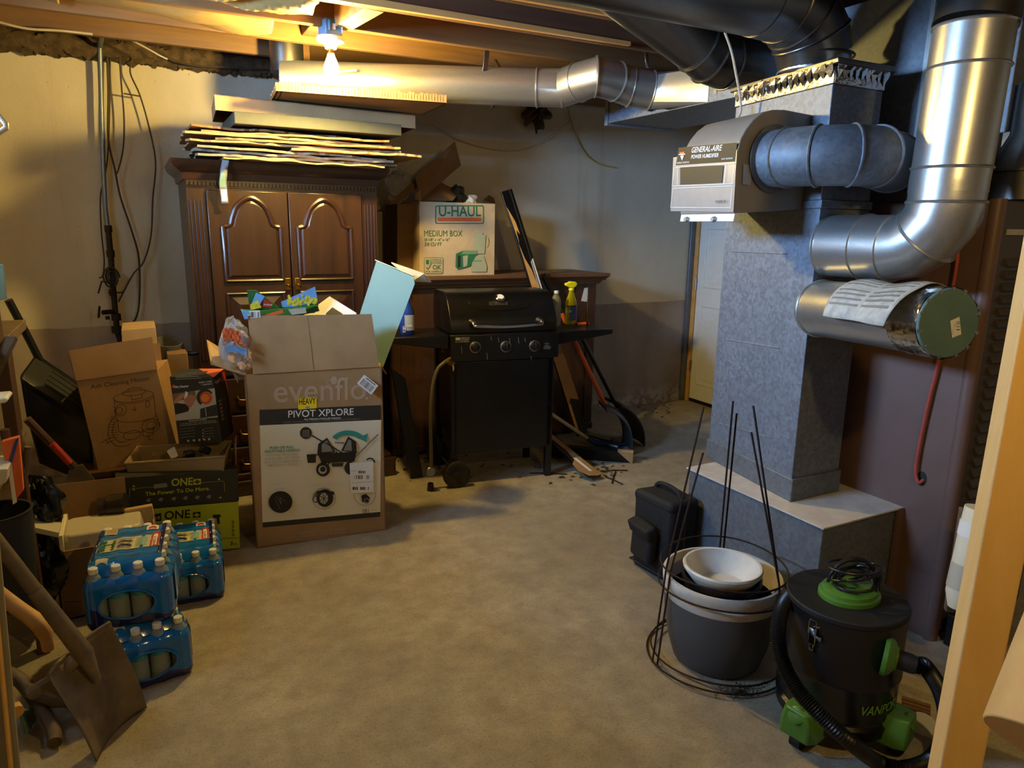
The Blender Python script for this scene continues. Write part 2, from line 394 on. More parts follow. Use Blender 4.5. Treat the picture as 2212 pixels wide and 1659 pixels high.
# ------------------------------------------------------------------ room
XL, XR, YB, YF, ZT, ZS = -1.0, 4.42, 4.95, -3.0, 2.48, 2.68
struct(MB().bb((XL-.6,YF-.2,-.12),(XR+.2,YB+.2,0),'floor').obj('floor', sm=0))
struct(MB().bb((XL-.6,YB,0),(XR+.2,YB+.2,ZT),'wall').bb((XL-.6,YB+.03,ZT),(XR+.2,YB+.2,ZS),'sub').obj('wall_back', sm=0))
WY0, WY1, WZ0, WZ1 = 2.0, 2.9, 1.93, 2.42
WT = .5
w = MB()
for a, b in (((XL-WT-.03,YF,0),(XL,WY0,ZS)), ((XL-WT-.03,WY1,0),(XL,YB,ZS)), ((XL-WT-.03,WY0,0),(XL,WY1,WZ0)), ((XL-WT-.03,WY0,WZ1),(XL,WY1,ZS))): w.bb(a, b, 'wall')
struct(w.obj('wall_left', sm=0))
wn = MB(); X0 = XL-WT
wn.bb((X0,WY0,WZ0),(X0+.05,WY0+.04,WZ1),'white').bb((X0,WY1-.04,WZ0),(X0+.05,WY1,WZ1),'white').bb((X0,WY0,WZ0),(X0+.05,WY1,WZ0+.04),'white').bb((X0,WY0,WZ1-.04),(X0+.05,WY1,WZ1),'white').bb((X0,(WY0+WY1)/2-.015,WZ0),(X0+.05,(WY0+WY1)/2+.015,WZ1),'white')
win = struct(wn.obj('window_1', sm=0))
MB().mesh([(X0+.01,WY0,WZ0),(X0+.01,WY1,WZ0),(X0+.01,WY1,WZ1),(X0+.01,WY0,WZ1)], [(0,1,2,3)], 'sky').obj('pane', win, sm=0)
DY0, DY1, DZ = 4.02, 4.885, 2.06
w = MB()
for a, b in (((XR,YF,0),(XR+.2,DY0-.03,ZS)), ((XR,DY1+.03,0),(XR+.2,YB,ZS)), ((XR,DY0-.03,DZ+.03),(XR+.2,DY1+.03,ZS))): w.bb(a, b, 'wall')
struct(w.obj('wall_right', sm=0))
struct(MB().bb((XL-.6,YF-.2,0),(XR+.2,YF,ZS),'wall').obj('wall_front', sm=0))
struct(MB().bb((XL-.6,YF-.2,ZS),(XR+.2,YB+.2,ZS+.05),'sub').obj('ceiling', sm=0))
# door in the right wall
d = MB().bb((XR-.005,DY0,.03),(XR+.04,DY1,DZ),'white').obj('door_1', bev=.003)
struct(d)
for ya, yb in ((4.5,4.8),(4.1,4.4)):
    for za, zb in ((.18,.88),(1.05,1.55),(1.65,1.95)):
        q = MB(); x = XR-.006
        P = [(x,ya,za),(x,yb,za),(x,yb,zb),(x,ya,zb)]
        q.tube(P, .011, 'white', 6, closed=True); q.bb((x-.003,ya+.04,za+.04),(x+.004,yb-.04,zb-.04),'white')
        q.obj('door_panel', d, bev=.003)
for z in (.28,1.02,1.8):
    q = MB().bb((XR-.012,DY1-.006,z),(XR+.0,DY1+.014,z+.1),'steel'); q.cyl((XR-.014,DY1+.004,z),(XR-.014,DY1+.004,z+.1),.008,m='steel',n=10); q.obj('hinge', d)
MB().bb((XR-.004,DY0,0),(XR+.03,DY1,.03),'black').obj('door_sweep', d, sm=0)
struct(MB().bb((XR-.02,DY1+.002,0),(XR+.02,DY1+.05,DZ+.06),'pinex').bb((XR-.02,DY0-.05,0),(XR+.02,DY0-.002,DZ+.06),'pinex').bb((XR-.02,DY0-.05,DZ+.01),(XR+.02,DY1+.05,DZ+.06),'pinex').obj('trim_1', bev=.003))
struct(MB().bb((XR-.075,YB-.025,0),(XR-.02,YB-.001,2.3),'conduit').obj('trim_2', bev=.004))
# joists
JY = [4.78, 4.37, 3.97, 3.6, 3.2, 2.82, 2.36, 1.8, 1.4, 1.1, .8, .4, 0, -.5, -1, -1.5, -2, -2.5]
for i, y in enumerate(JY):
    x0, x1 = (.97 if i == 0 else XL), (.97 if i == 1 else XR)
    o = MB().bb((x0,y-.019,2.445),(x1,y+.019,ZS),'joist' if i < 4 else 'joist_dk').obj('ceiling_joist', bev=.004); struct(o)
# pine nailing strips on joist edges, a bridging block and a torn end
for y, x0, x1, zz in ((3.16,.62,2.3,2.452),(2.78,.6,2.4,2.452)):
    MBo = MB().hexa([(x0,y-.012,zz-.012),(x0,y+.012,zz-.012),(x0,y+.012,zz+.02),(x0,y-.012,zz+.02),(x1,y-.012,zz-.006),(x1,y+.012,zz-.006),(x1,y+.012,zz+.012),(x1,y-.012,zz+.012)],'pinex').obj('wood_strip')
    struct(MBo)
a = aZ(770,75,2.5); struct(MB().box((.98,3.4,2.545),(.09,.36,.2),'pinex',(0,0,.12)).obj('bridging_block', bev=.004))
struct(MB().box((.92,3.78,2.5),(.16,.33,.05),'joist_dk',(0,0,.0)).obj('bridging_block', bev=.004))
# insulation over the wall top and kraft batts between joists
def lump(seed, amp, sc=9):
    r = random.Random(seed); ph = [(r.uniform(3,sc*2), r.uniform(3,sc*2), r.uniform(0,6)) for _ in range(7)]
    return lambda u, v: amp*sum(math.sin(a*u+b*v+c) for a, b, c in ph)/7
L1 = lump(3,.05,30)
def ins(u, v):
    x = -.75+1.6*u; t = PI*(.5+v); e = .055+L1(u*3,v*1.2)
    return (x, 4.95+math.sin(2*PI*v)*(.05+abs(e)*.4)-.02, 2.50+L1(u*5,v)*.6+math.cos(2*PI*v)*(.045+e*.35)-.035*u*0)
tag(MB().grid(ins, 110, 14, 'ins').obj('mineral_wool', sol=.004), 'dirty brown mineral wool stuffed along the top of the back wall', 'insulation', kind='stuff')
def batt(name, x0, x1, yc, w, seed, sag, label):
    Lf = lump(seed, .03, 3.2)
    def f(u, v):
        x = x0+(x1-x0)*u; c = math.sin(PI*v)
        return (x+.05*Lf(v*4,u), yc+(v-.5)*w, 2.50-sag*c*(.6+.4*math.sin(3*u+seed))+Lf(u*4,v*3)*(.5+.5*c))
    m = MB().grid(f, 40, 14, 'kraft'); tag(m.obj(name, sol=.006), label, 'insulation')
batt('insulation_batt', -.16, .66, 3.79, .36, 5, .075, 'yellowish kraft-faced insulation batt sagging between the joists left of the bulb')
batt('insulation_batt', -.75, -.2, 3.79, .37, 9, .09, 'torn kraft-faced insulation batt in the top left corner of the photo')
batt('insulation_batt', .2, .78, 3.4, .34, 12, .06, 'scrap of yellow insulation batt in the joist bay just above the bulb')
def clump(u, v):
    r = .5-abs(v-.5); a = 2*PI*u; R = .115*math.sin(PI*v)*(1+.25*math.sin(5*a+2)+.2*math.sin(9*a*1+7*v))
    return (2.745+R*math.cos(a)*.9, 4.95-.09*v+.02*math.sin(7*a+9*v), 2.39+R*math.sin(a)*1.1)
tag(MB().grid(clump, 40, 16, 'ins').obj('insulation_plug'), 'dark fibrous insulation plug stuffed in a hole below the round duct', 'insulation')

# ------------------------------------------------------------------ lights
def bulb_light(x, y, zj, mb, label, name='bare_bulb_light'):
    t = thing(name, label, 'light', (x,y,zj))
    MB().box((x,y,zj-.03),(.085,.085,.07),'blue_box',(0,0,.2)).bb((x-.02,y-.052,zj-.05),(x-.005,y-.04,zj-.0),'blue_box').obj('junction_box', t, bev=.006)
    MB().lathe([(.0,.0),(.062,0),(.066,-.008),(.062,-.02),(.034,-.026),(.026,-.05),(.022,-.052)], 'porc', (x,y,zj-.066)).obj('lamp_holder', t)
    MB().cyl((x,y,zj-.112),(x,y,zj-.138),.0145,.0145,'brass',16).obj('bulb_cap', t)
    MB().lathe([(.013,0),(.016,-.012),(.026,-.036),(.0345,-.062),(.035,-.075),(.031,-.092),(.02,-.105),(.0,-.11)], mb, (x,y,zj-.134), n=24).obj('bulb', t)
    return t
bl = bulb_light(.90, 3.6, 2.47, 'bulb', 'glowing bare bulb in a white holder under a blue junction box')
q = MB(); q.bb((.945,3.55,2.42),(.9455,3.575,2.46),'paper'); q.bb((.885,3.5565,2.43),(.915,3.557,2.455),'paper'); q.obj('sticker', bl)
bulb_light(1.15, -.2, 2.47, 'bulb2', 'bare bulb in a white holder near the stairs behind the camera')
wld = bpy.data.worlds.new('world'); SC.world = wld; wld.use_nodes = True
wld.node_tree.nodes['Background'].inputs[0].default_value = (.8,.7,.5,1); wld.node_tree.nodes['Background'].inputs[1].default_value = .008
vs = SC.view_settings; vs.view_transform = 'Standard'; vs.look = 'None'; vs.gamma = 1; vs.use_curve_mapping = False; vs.exposure = 0.38
# ------------------------------------------------------------------ floor trunk and upright plenum
t = thing('floor_trunk_duct', 'low galvanised floor duct box under the tall upright duct', 'duct', (2.4,2,0))
TX0, TX1, TY0, TY1, TZ = 2.15, 2.60, 1.62, 2.34, .49
MB().bb((TX0,TY0,0),(TX1,TY1,TZ-.004),'galv_old').obj('duct_body', t, bev=.004)
MB().hexa([(TX0-.012,TY0-.012,TZ-.006),(TX1,TY0-.012,TZ-.006),(TX1,TY1+.01,TZ-.006),(TX0-.012,TY1+.01,TZ-.006),(TX0-.012,TY0-.012,TZ),(TX1,TY0-.012,TZ),(TX1,TY1+.01,TZ),(TX0-.012,TY1+.01,TZ)],'pot_w').obj('top_sheet', t)
MB().bb((TX1-.035,TY0-.016,.0),(TX1,TY0-.004,TZ-.002),'fur').obj('end_flange', t)
A0, B0, D0, E0 = V((2.235,1.85,0)), V((2.325,2.415,0)), V((2.51,1.85,0)), V((2.60,2.335,0))
def plen(z0, z1, off, m, mb):
    P = []
    c = (A0+B0+D0+E0)/4
    for z in (z0, z1):
        for q in (A0, D0, E0, B0):
            d = (q-c); P.append(q+d.normalized()*off+V((0,0,z)))
    return mb.hexa(P, m)
t = thing('upright_plenum_duct', 'tall square galvanised duct standing in front of the furnace', 'duct', (2.4,2.1,TZ))
o = plen(TZ+.001, 1.63, 0, 'galv', MB()).obj('lower_section', t, bev=.003)
plen(TZ+.001, .585, .012, 'galv_old', MB()).obj('base_collar', t, bev=.004)
plen(1.63, 1.66, .008, 'galv', MB()).obj('seam_band', t, bev=.003)
plen(1.66, 2.06, -.004, 'galv', MB()).obj('upper_section', t, bev=.003)
plen(2.12, 2.14, .03, 'duct_dark', MB()).obj('top_cap', t, bev=.004)
nF = (B0-A0).cross(V((0,0,1))).normalized()
a = Art(A0, nF, .001)
for x0, y0, x1, y1 in ((1583,543,1701,548),(1568,733,1684,752),(1552,914,1667,946)):
    q = MB().tube([a.at(x0,y0), a.at((x0+x1)/2,(y0+y1)/2), a.at(x1,y1)], .0035, 'galv', 8); q.obj('stiffening_rib', t)
a = Art(A0, (0,-1,0), .001)
MB().tube([a.at(1745,960), a.at(1772,957)], .003, 'galv', 8).obj('stiffening_rib', t)
f = MB()   # crinkled foil round the top with a row of triangular tabs
rr = random.Random(4)
def foil_side(p, q, n, z0, z1, mb):
    for i in range(n):
        u0, u1 = i/n, (i+1)/n; d = [p.lerp(q, u) for u in (u0, u1)]
        nn = (q-p).cross(V((0,0,1))).normalized()
        o1, o2 = nn*(.006+rr.random()*.012), nn*(.006+rr.random()*.012)
        mid = (d[0]+d[1])/2
        mb.mesh([d[0]+o1+V((0,0,z1)), d[1]+o2+V((0,0,z1)), d[1]+o1+V((0,0,(z0+z1)/2)), mid+nn*.004+V((0,0,z0-rr.random()*.012)), d[0]+o2+V((0,0,(z0+z1)/2))], [(0,1,2,3,4)], 'foil')
for p, q in ((B0, A0), (A0, D0), (D0, E0)): foil_side(p-(p-q).normalized()*-.0, q, 17 if p == B0 else 9, 2.082, 2.128, f)
f.obj('foil_edge', t, sm=0, sol=.002)
plen(2.055, 2.12, .004, 'foil', MB()).obj('foil_wrap', t, bev=.006)
# ------------------------------------------------------------------ humidifier
t = thing('furnace_humidifier', 'beige wall-mounted humidifier with rounded top on the upright duct', 'humidifier', (2.08,2.1,1.61))
HY = 1.945; e = V((.053,.348,0))
prof = [(1585,461),(1589,395),(1594,322),(1600,300),(1612,278),(1628,258),(1648,243),(1670,237),(1695,237),(1757,249),(1745,350),(1733,452)]
P = [aY(x, y, HY) for x, y in prof]
MB().slab(P, e, 'hum').obj('housing', t, sm=30, bev=.003)
fn = (P[2]-P[0]).cross(e).normalized()
a = Art(P[0], fn, .0035)
a.poly([(1456,340),(1594,324),(1586,458),(1450,456)], 'hum_s')
a.poly([(1468,319),(1594,308),(1590,349),(1461.6,357)], 'ink')
a.text('GENERAL-AIRE', (1495,330), (1560,325), 'paper', .95, .25, .02); a.text('POWER HUMIDIFIER', (1495,343), (1554,339), 'paper', 1, .15, .02)
a.text('GENERAL FILTERS INC', (1464,354), (1491,352), 'paper'); a.text('NOVI, MICHIGAN', (1561,345.5), (1585,343.5), 'paper')
a.poly([(1470,329),(1482,328),(1476,340)], 'orange'); a.poly([(1472,337),(1480,336),(1476,347)], 'paper'); a.poly([(1469,333),(1483,332),(1483,334),(1469,335)], 'paper')
a.poly([(1472,361),(1566,357),(1562,395),(1472,399)], 'char')
for L in ([(1461,362),(1590,353)], [(1456,402),(1586,397)], [(1457,407),(1584,402)], [(1585,402),(1581,449)], [(1452,448),(1581,449)], [(1457,407),(1452,448)], [(1468,361),(1467,400)], [(1572,356),(1568,398)], [(1460,363),(1456,402)], [(1590,353),(1586,397)]): a.line(L, .0016, 'paper')
a.text('MODEL 81', (1550,439), (1572,437.5), 'ink')
a.obj('front_label', t)
MB().slab([P[0]+fn*-.004+V((0,0,-.0)), P[0]+V((0,0,-.028)), P[0]+V((0,0,-.028))+V((.02,0,0)), P[0]+V((.02,0,0))], e, 'porc').obj('drain_lip', t, bev=.002)
for u in (.16, .68):
    c = P[0]+e*(1-u)+V((-.003,0,-.02)); MB().cyl(c, c+V((-.012,0,0)), .011, .008, 'hum_s', 14).obj('lip_screw', t)
a = Art((0,HY,0), (0,-1,0), .004); a.poly([(1604,355),(1622,357),(1620,400),(1602,398)], 'hum_s'); a.obj('side_plate', t)
a = None
def ringat(mb, c, d, r, m, w=.012, t=.005):
    d = V(d).normalized(); c = V(c); mb.tube([c+x*r*1.0 for x in circ(d, 36)], t, m, 6, closed=True)
def circ(d, n):
    x, y, z = frame((0,0,0), d); return [x*math.cos(i*2*PI/n)+y*math.sin(i*2*PI/n) for i in range(n)]
def duct_run(t, pts, r, m, rings=(), name='duct_body', n=40, sm=0, beads=True):
    mb = MB().tube(pts, r, m, n, sm=sm); o = mb.obj(name, t, sm=40)
    for c, d in rings:
        q = MB(); ringat(q, c, d, r+.001, m); q.obj('crimp_ring', t)
    return o
def arc(c, a, b, n=5):   # quarter bend from c+a to c+b, a,b perpendicular offsets from the far centre
    return [V(c)+V(a)*math.cos(i/n*PI/2)+V(b)*math.sin(i/n*PI/2) for i in range(n+1)]
# humidifier bypass pipe
t = thing('bypass_pipe', 'short galvanised elbow pipe running out of the humidifier side', 'duct', (2.1,1.7,1.8))
pts = [V((2.07,1.95,1.80)), V((2.072,1.83,1.80))]+[V((2.072+.12*(1-math.cos(a)),1.83-.16*math.sin(a),1.80)) for a in (PI/8,PI/4,3*PI/8,PI/2)]
pts = [V((2.07,1.944,1.80)), V((2.07,1.87,1.80)), V((2.10,1.77,1.80)), V((2.17,1.695,1.80)), V((2.27,1.675,1.80)), V((2.40,1.71,1.79)), V((2.49,1.77,1.79))]
duct_run(t, pts, .1, 'galv_old', [(pts[1], (0,-1,0)), (pts[2], (.4,-1,0)), (pts[3], (1,-.6,0)), (pts[4], (1,0,0)), (pts[5], (1,.5,0))])
MB().lathe([(.1,0),(.118,.0),(.118,.006),(.1,.008)], 'duct_dark', (2.07,1.936,1.80), Matrix.Rotation(PI/2,3,'X')).obj('collar', t)
MB().tube([(2.515,1.83,1.88),(2.515,1.80,1.89),(2.525,1.79,1.85),(2.525,1.79,1.80)], .006, 'black', 8, sm=4).obj('overflow_hose', t)
# big return elbow
t = thing('return_elbow_duct', 'large shiny round duct bending up from the upright duct to the ceiling', 'duct', (2.33,1.45,1.4))
cx, zc, ye = 2.315, 1.495, 1.445
R0 = .15
el = [V((cx,1.848,zc)), V((cx,1.70,zc)), V((cx,ye+R0,zc))]
bend = [V((cx+.015*i/4, ye+R0-R0*math.sin(a), zc+R0-R0*math.cos(a))) for i, a in enumerate((PI/8,PI/4,3*PI/8,PI/2))]
r0 = .112
duct_run(t, el+bend+[bend[3]+V((0,0,.04))], r0, 'duct', [(el[0], (0,1,0)), (el[1], (0,1,0)), (el[2], (0,1,0)), (bend[1], (0,-1,1))], 'lower_elbow')
up = [bend[3]+V((0,0,.03)), bend[3]+V((0,0,.06)), bend[3]+V((0,0,.065)), V((2.33,ye,1.75)), V((2.345,ye,2.17))]
duct_run(t, up, r0+.001, 'duct', [(bend[3], (0,0,1)), (up[3], (0,0,1)), (V((2.343,ye,2.05)), (0,0,1)), (up[4], (0,0,1))], 'riser')
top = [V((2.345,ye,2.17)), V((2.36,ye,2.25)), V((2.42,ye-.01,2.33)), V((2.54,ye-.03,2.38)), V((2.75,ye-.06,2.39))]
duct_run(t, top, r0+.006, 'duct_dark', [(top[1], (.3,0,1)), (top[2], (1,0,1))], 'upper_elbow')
q = MB()
for px, py in ((2005,427),(1795,563),(1885,562),(1932,517),(1945,508),(2089,113),(2143,415)):
    d = ray(px, py); best = None
    c = CAM + d*((1.34)/d.y) if px > 1990 else CAM + d*(1.6/d.y)
    pass
# capped branch
t = thing('capped_duct_stub', 'horizontal galvanised duct stub with a foil-taped dark green end cap', 'duct', (2.2,1.5,1.25))
c0, c1 = V((2.285,1.848,1.262)), V((2.10,1.25,1.29)); r1 = .104
d = (c1-c0).normalized()
duct_run(t, [c0, c0.lerp(c1,.5), c1-d*.12], r1, 'duct', [(c0+d*.015, d)], 'pipe')
f = MB(); rr = random.Random(2)
def foilb(u, v):
    x, y, z = frame(c0, c1); a = 2*PI*u; R = r1+.002+.0035*math.sin(13*a+20*v)*math.sin(7*a-9*v)
    return c1-d*.125+d*(.127*v)+x*(R*math.cos(a))+y*(R*math.sin(a))
f.grid(foilb, 60, 8, 'foil').obj('foil_wrap', t)
MB().cyl(c1, c1+d*.008, r1+.001, r1-.003, 'greendark', 40).obj('end_cap', t, bev=.002)
x, y, z = frame(c0, c1)
for i in range(14):
    a = i*2*PI/14+rr.random()*.3; u = x*math.cos(a)+y*math.sin(a); w_ = x*-math.sin(a)+y*math.cos(a); L = .008+rr.random()*.012
    MB().mesh([c1+d*.0095+u*(r1+.002)+w_*.007, c1+d*.0095+u*(r1+.002)-w_*.007, c1+d*.0098+u*(r1-L)], [(0,1,2)], 'foil').obj('foil_tab', t, sm=0, sol=.001)
a = Art(c1+d*.009, d, .001); a.poly([(2052,693),(2072,684),(2076,722),(2056,730)], 'paper'); a.bars(2065,694,2073,716,'ink',9,False); a.text('DUCT CAP', (2057,722),(2064,700),'grey_pr'); a.obj('price_label', t)
# leaflet draped over the stub
def leaf(u, v):
    x, y, z = frame(c0, c1)
    up = V((0,0,1)); side = d.cross(up).normalized()   # towards -x side?
    if side.x > 0: side = -side
    s_ = (v-.38)*.30; ang = s_/(r1+.01); k = 1 if ang > 0 else 1
    R = r1+.008+ (max(0, v-.55)**1.5)*.22*(.4+.6*u) + .006*math.sin(9*u)
    return c0+d*(.18+.36*u+.05*v)+up*(R*math.cos(ang))+side*(R*math.sin(ang))
g = MB().grid(leaf, 24, 20, 'greytxt'); o = g.obj('paper_leaflet', sol=.0012)
tag(o, 'curled printed leaflet draped over the capped duct stub', 'paper')
q = MB()
for i in range(15):
    v = .08+.06*i
    for u0, u1 in ((.06,.47),(.53,.94)):
        if i % 5 == 4: continue
        q.mesh([leaf(u0+(u1-u0)*k/6, vv)+(V(leaf(u0,v))-c0-d*((V(leaf(u0,v))-c0).dot(d))).normalized()*.0022 for k in range(7) for vv in (v, v+.022)], [(2*k, 2*k+2, 2*k+3, 2*k+1) for k in range(6)], 'grey_pr')
q.obj('printed_text', o, sm=0)
# ------------------------------------------------------------------ furnace
t = thing('furnace', 'tall brown furnace cabinet with a louvred front at the right edge', 'furnace', (2.9,1.8,0))
FX0, FX1, FY0, FY1, FZ = 2.60, 3.2, 1.42, 2.05, 1.66
MB().bb((FX0,FY0+.03,.0),(FX1,FY1,FZ),'fur').obj('cabinet', t, bev=.006)
q = MB(); q.lathe([(.028,0),(.028,FZ+.005)], 'fur', (FX0+.024,FY0+.03,0), n=20); q.obj('corner_trim', t)
MB().bb((FX0+.045,FY0+.012,.03),(FX1,FY0+.03,FZ),'louv').obj('front_panel', t, bev=.004)
MB().bb((FX0+.07,FY0+.006,1.545),(FX1,FY0+.012,1.565),'lgrey').obj('data_strip', t)
for i in range(26):
    z = 1.44-i*.043
    MB().hexa([(FX0+.085,FY0+.012,z),(FX1-.04,FY0+.012,z),(FX1-.04,FY0+.012,z+.026),(FX0+.085,FY0+.012,z+.026),(FX0+.085,FY0-.006,z),(FX1-.04,FY0-.006,z),(FX1-.04,FY0+.010,z+.024),(FX0+.085,FY0+.010,z+.024)],'louv').obj('louvre', t)
a = Art((FX0,0,0), (-1,0,0), .002); c = a.at(1991,1034)
a.disc(1991,1034,11,'ink',ry=16); a.obj('hose_hole', t)
h = MB(); X_ = FX0-.018
h.tube([aX(2070,540,X_), aX(2062,600,X_), aX(2028,775,X_), aX(2010,850,X_), aX(1992,930,X_), aX(1980,995,X_), aX(1978,1025,X_), aX(1984,1042,X_), aX(1993,1038,FX0-.004), aX(1995,1034,FX0+.01)], .0065, 'pink', 10, sm=4)
tag(h.obj('drain_hose'), 'thin reddish drain hose hanging down the brown furnace side', 'hose')
# supply plenum, flue, side transition
t = thing('supply_plenum', 'tall galvanised sheet duct on top of the furnace behind the shiny riser', 'duct', (2.9,2.1,FZ))
MB().bb((2.65,1.79,FZ+.001),(3.2,2.34,2.44),'galv_old').obj('duct_body', t, bev=.004)
MB().bb((2.642,1.782,FZ+.001),(2.66,1.80,2.44),'duct').obj('corner_seam', t)
MB().bb((2.645,1.785,2.09),(2.652,2.34,2.10),'galv_old').obj('cross_seam', t)
t = thing('side_transition_duct', 'pale sheet-metal duct at the top right edge behind the riser', 'duct', (3.1,1.6,1.95))
MB().hexa([(2.78,1.55,1.90),(3.3,1.55,2.0),(3.3,1.77,2.0),(2.78,1.77,1.90),(2.78,1.55,2.44),(3.3,1.55,2.44),(3.3,1.77,2.44),(2.78,1.77,2.44)],'galv_old').obj('duct_body', t, bev=.004)
MB().hexa([(2.74,1.6,FZ+.002),(2.86,1.6,FZ+.002),(2.86,1.77,FZ+.002),(2.74,1.77,FZ+.002),(2.78,1.6,1.899),(2.86,1.6,1.913),(2.86,1.77,1.913),(2.78,1.77,1.899)],'galv_old').obj('duct_leg', t)
t = thing('flue_hood', 'dark draft hood cone on the furnace top at the right edge', 'flue', (2.84,1.5,FZ))
MB().lathe([(.115,.0),(.115,.095)], 'duct_dark', (2.82,1.475,FZ+.006)).obj('flue_collar', t)
MB().lathe([(.125,.0),(.125,.012),(.07,.13),(.068,.3)], 'duct_dark', (2.82,1.475,FZ+.102)).obj('hood_cone', t)
# ------------------------------------------------------------------ ceiling ducts
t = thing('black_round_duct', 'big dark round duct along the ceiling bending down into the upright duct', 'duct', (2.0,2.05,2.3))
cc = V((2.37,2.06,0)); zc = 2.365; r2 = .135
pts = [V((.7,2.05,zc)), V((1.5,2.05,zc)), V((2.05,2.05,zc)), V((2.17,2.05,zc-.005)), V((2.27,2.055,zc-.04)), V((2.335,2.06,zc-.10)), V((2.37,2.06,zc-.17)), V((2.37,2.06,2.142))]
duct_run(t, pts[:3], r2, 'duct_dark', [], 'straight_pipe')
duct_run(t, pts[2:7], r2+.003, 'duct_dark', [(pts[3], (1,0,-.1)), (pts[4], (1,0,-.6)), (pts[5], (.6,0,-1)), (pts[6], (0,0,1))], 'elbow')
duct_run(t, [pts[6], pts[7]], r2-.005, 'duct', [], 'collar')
a = None
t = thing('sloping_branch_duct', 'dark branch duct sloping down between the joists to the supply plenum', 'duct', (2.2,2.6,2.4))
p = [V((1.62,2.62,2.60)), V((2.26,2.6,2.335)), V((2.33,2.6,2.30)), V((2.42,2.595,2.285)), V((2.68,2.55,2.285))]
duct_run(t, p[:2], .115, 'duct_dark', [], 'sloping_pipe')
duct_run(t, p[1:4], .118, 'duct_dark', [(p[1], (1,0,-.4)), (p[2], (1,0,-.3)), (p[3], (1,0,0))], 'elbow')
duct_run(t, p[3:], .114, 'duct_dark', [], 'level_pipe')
t = thing('rectangular_trunk_duct', 'rectangular sheet-metal trunk duct under the joists where the round wall duct ends', 'duct', (2.8,3,2.2))
MB().bb((2.6,2.345,2.165),(3.1,3.76,2.34),'galv').obj('duct_body', t, bev=.003)
MB().bb((2.588,3.745,2.152),(3.11,3.775,2.352),'galv').obj('end_cap', t, bev=.003)
MB().bb((2.596,2.83,2.20),(2.5995,2.85,2.36),'steel').obj('hanger_tab', t)
t = thing('round_wall_duct', 'long shiny round duct with a crooked elbow below the joists along the back wall', 'duct', (1.5,3.9,2.3))
q = [aZ(612,172,2.30), aZ(1160,190,2.30), aZ(1215,190,2.30), aZ(1250,178,2.315), aZ(1287,166,2.33), aZ(1330,176,2.32), aZ(1362,188,2.30), aZ(1405,196,2.285)]
dr = .098
duct_run(t, q[:2], dr, 'duct', [], 'straight_pipe')
duct_run(t, q[1:], dr+.002, 'duct', [(q[1], q[2]-q[1]), (q[2], q[2]-q[1]), (q[3], q[4]-q[2]), (q[4], (1,-.5,0)), (q[5], q[6]-q[4]), (q[6], q[7]-q[6]), (q[7], q[7]-q[6])], 'elbow')
e0 = q[7]; dd = (q[7]-q[6]).normalized(); x, y, z = frame(e0, e0+dd)
rs = [[e0+x*(dr*math.cos(i*PI/16))+y*(dr*math.sin(i*PI/16)) for i in range(32)]]
sq = []
for i in range(32):
    c, s = math.cos(i*PI/16), math.sin(i*PI/16); k = 1/max(abs(c), abs(s)); sq.append(V((2.597, 3.04-.13*0+ (0), 2.252))+V((0,1,0))*(-.15*c*k*(1 if x.y < 0 else -1))+V((0,0,.082*s*k*(1 if y.z > 0 else -1))))
rs.append(sq); MB().rings(rs, 'duct').obj('square_boot', t, sm=25)
MB().lathe([(dr-.01,0),(dr-.01,.2)], 'duct_dark', (q[0].x+.03,q[0].y+.03,2.34)).obj('riser_collar', t)
for px, ln in ((1062,0),(1378,1)):
    c = aZ(px, 190, 2.30) if not ln else aZ(1382,190,2.29)
    pq = [c+V((.02,.0,.15)), c+V((.01,-.108,.06)), c+V((0,-.106,-.04)), c+V((-.01,-.03,-.108))] if not ln else [c+V((0,-.03,.2)), c+V((0,-.06,.09))]
    mb = MB()
    for a_, b_ in zip(pq, pq[1:]):
        w_ = V((.011,0,0)); mb.mesh([a_-w_, a_+w_, b_+w_, b_-w_], [(0,1,2,3)], 'steel')
    tag(mb.obj('duct_strap', sol=.002), ['metal hanger strap looped round the straight part of the wall duct','metal hanger strap beside the crooked duct elbow'][ln], 'strap')
c = aZ(1050,138,2.40); tag(MB().box(c+V((0,.0,.02)), (.028,.004,.12), 'steel', (0,.12,0)).obj('joist_strap', bev=.001), 'bent perforated metal strap nailed to the joist above the wall duct', 'strap')
# ------------------------------------------------------------------ post and rail at the right
D = 1.28
p0, p1 = aD(2121,640,D), aD(2079,1659,D)
a0, a1, b0, b1 = aD(2215,640,D), aD(2016,1740,D), aD(2330,640,D), aD(2107,1740,D)
back = ray(2400,1200).normalized()*.04
fw = V((a0+a1+b0+b1)/4)-CAM; back = V((.38,.3,0)).normalized()*.1
a0, b0 = a0+(a0-a1)*((2.44-a0.z)/(a0.z-a1.z)), b0+(b0-b1)*((2.44-b0.z)/(b0.z-b1.z)); a1 = a0+(a1-a0)*(a0.z/(a0.z-a1.z)); b1 = b0+(b1-b0)*(b0.z/(b0.z-b1.z))
t = tag(MB().slab([a0, a1, b1, b0], back, 'pine').obj('wooden_post', bev=.004), 'bright yellow pine post leaning at the right edge of the photo', 'post')
h0, h1 = aD(2150,1573,1.0), aD(2330,1290,.92)
h0 = aD(2258,1618,.82); hx = V(RC @ np.array((.55,-.78,.30))).normalized()
t = MB().cyl(h0, h0+hx*.22, .064, .062, 'pine', 36).obj('stair_rail', bev=.002)
tag(t, 'round pine stair rail end in front of the post at the lower right corner', 'rail')
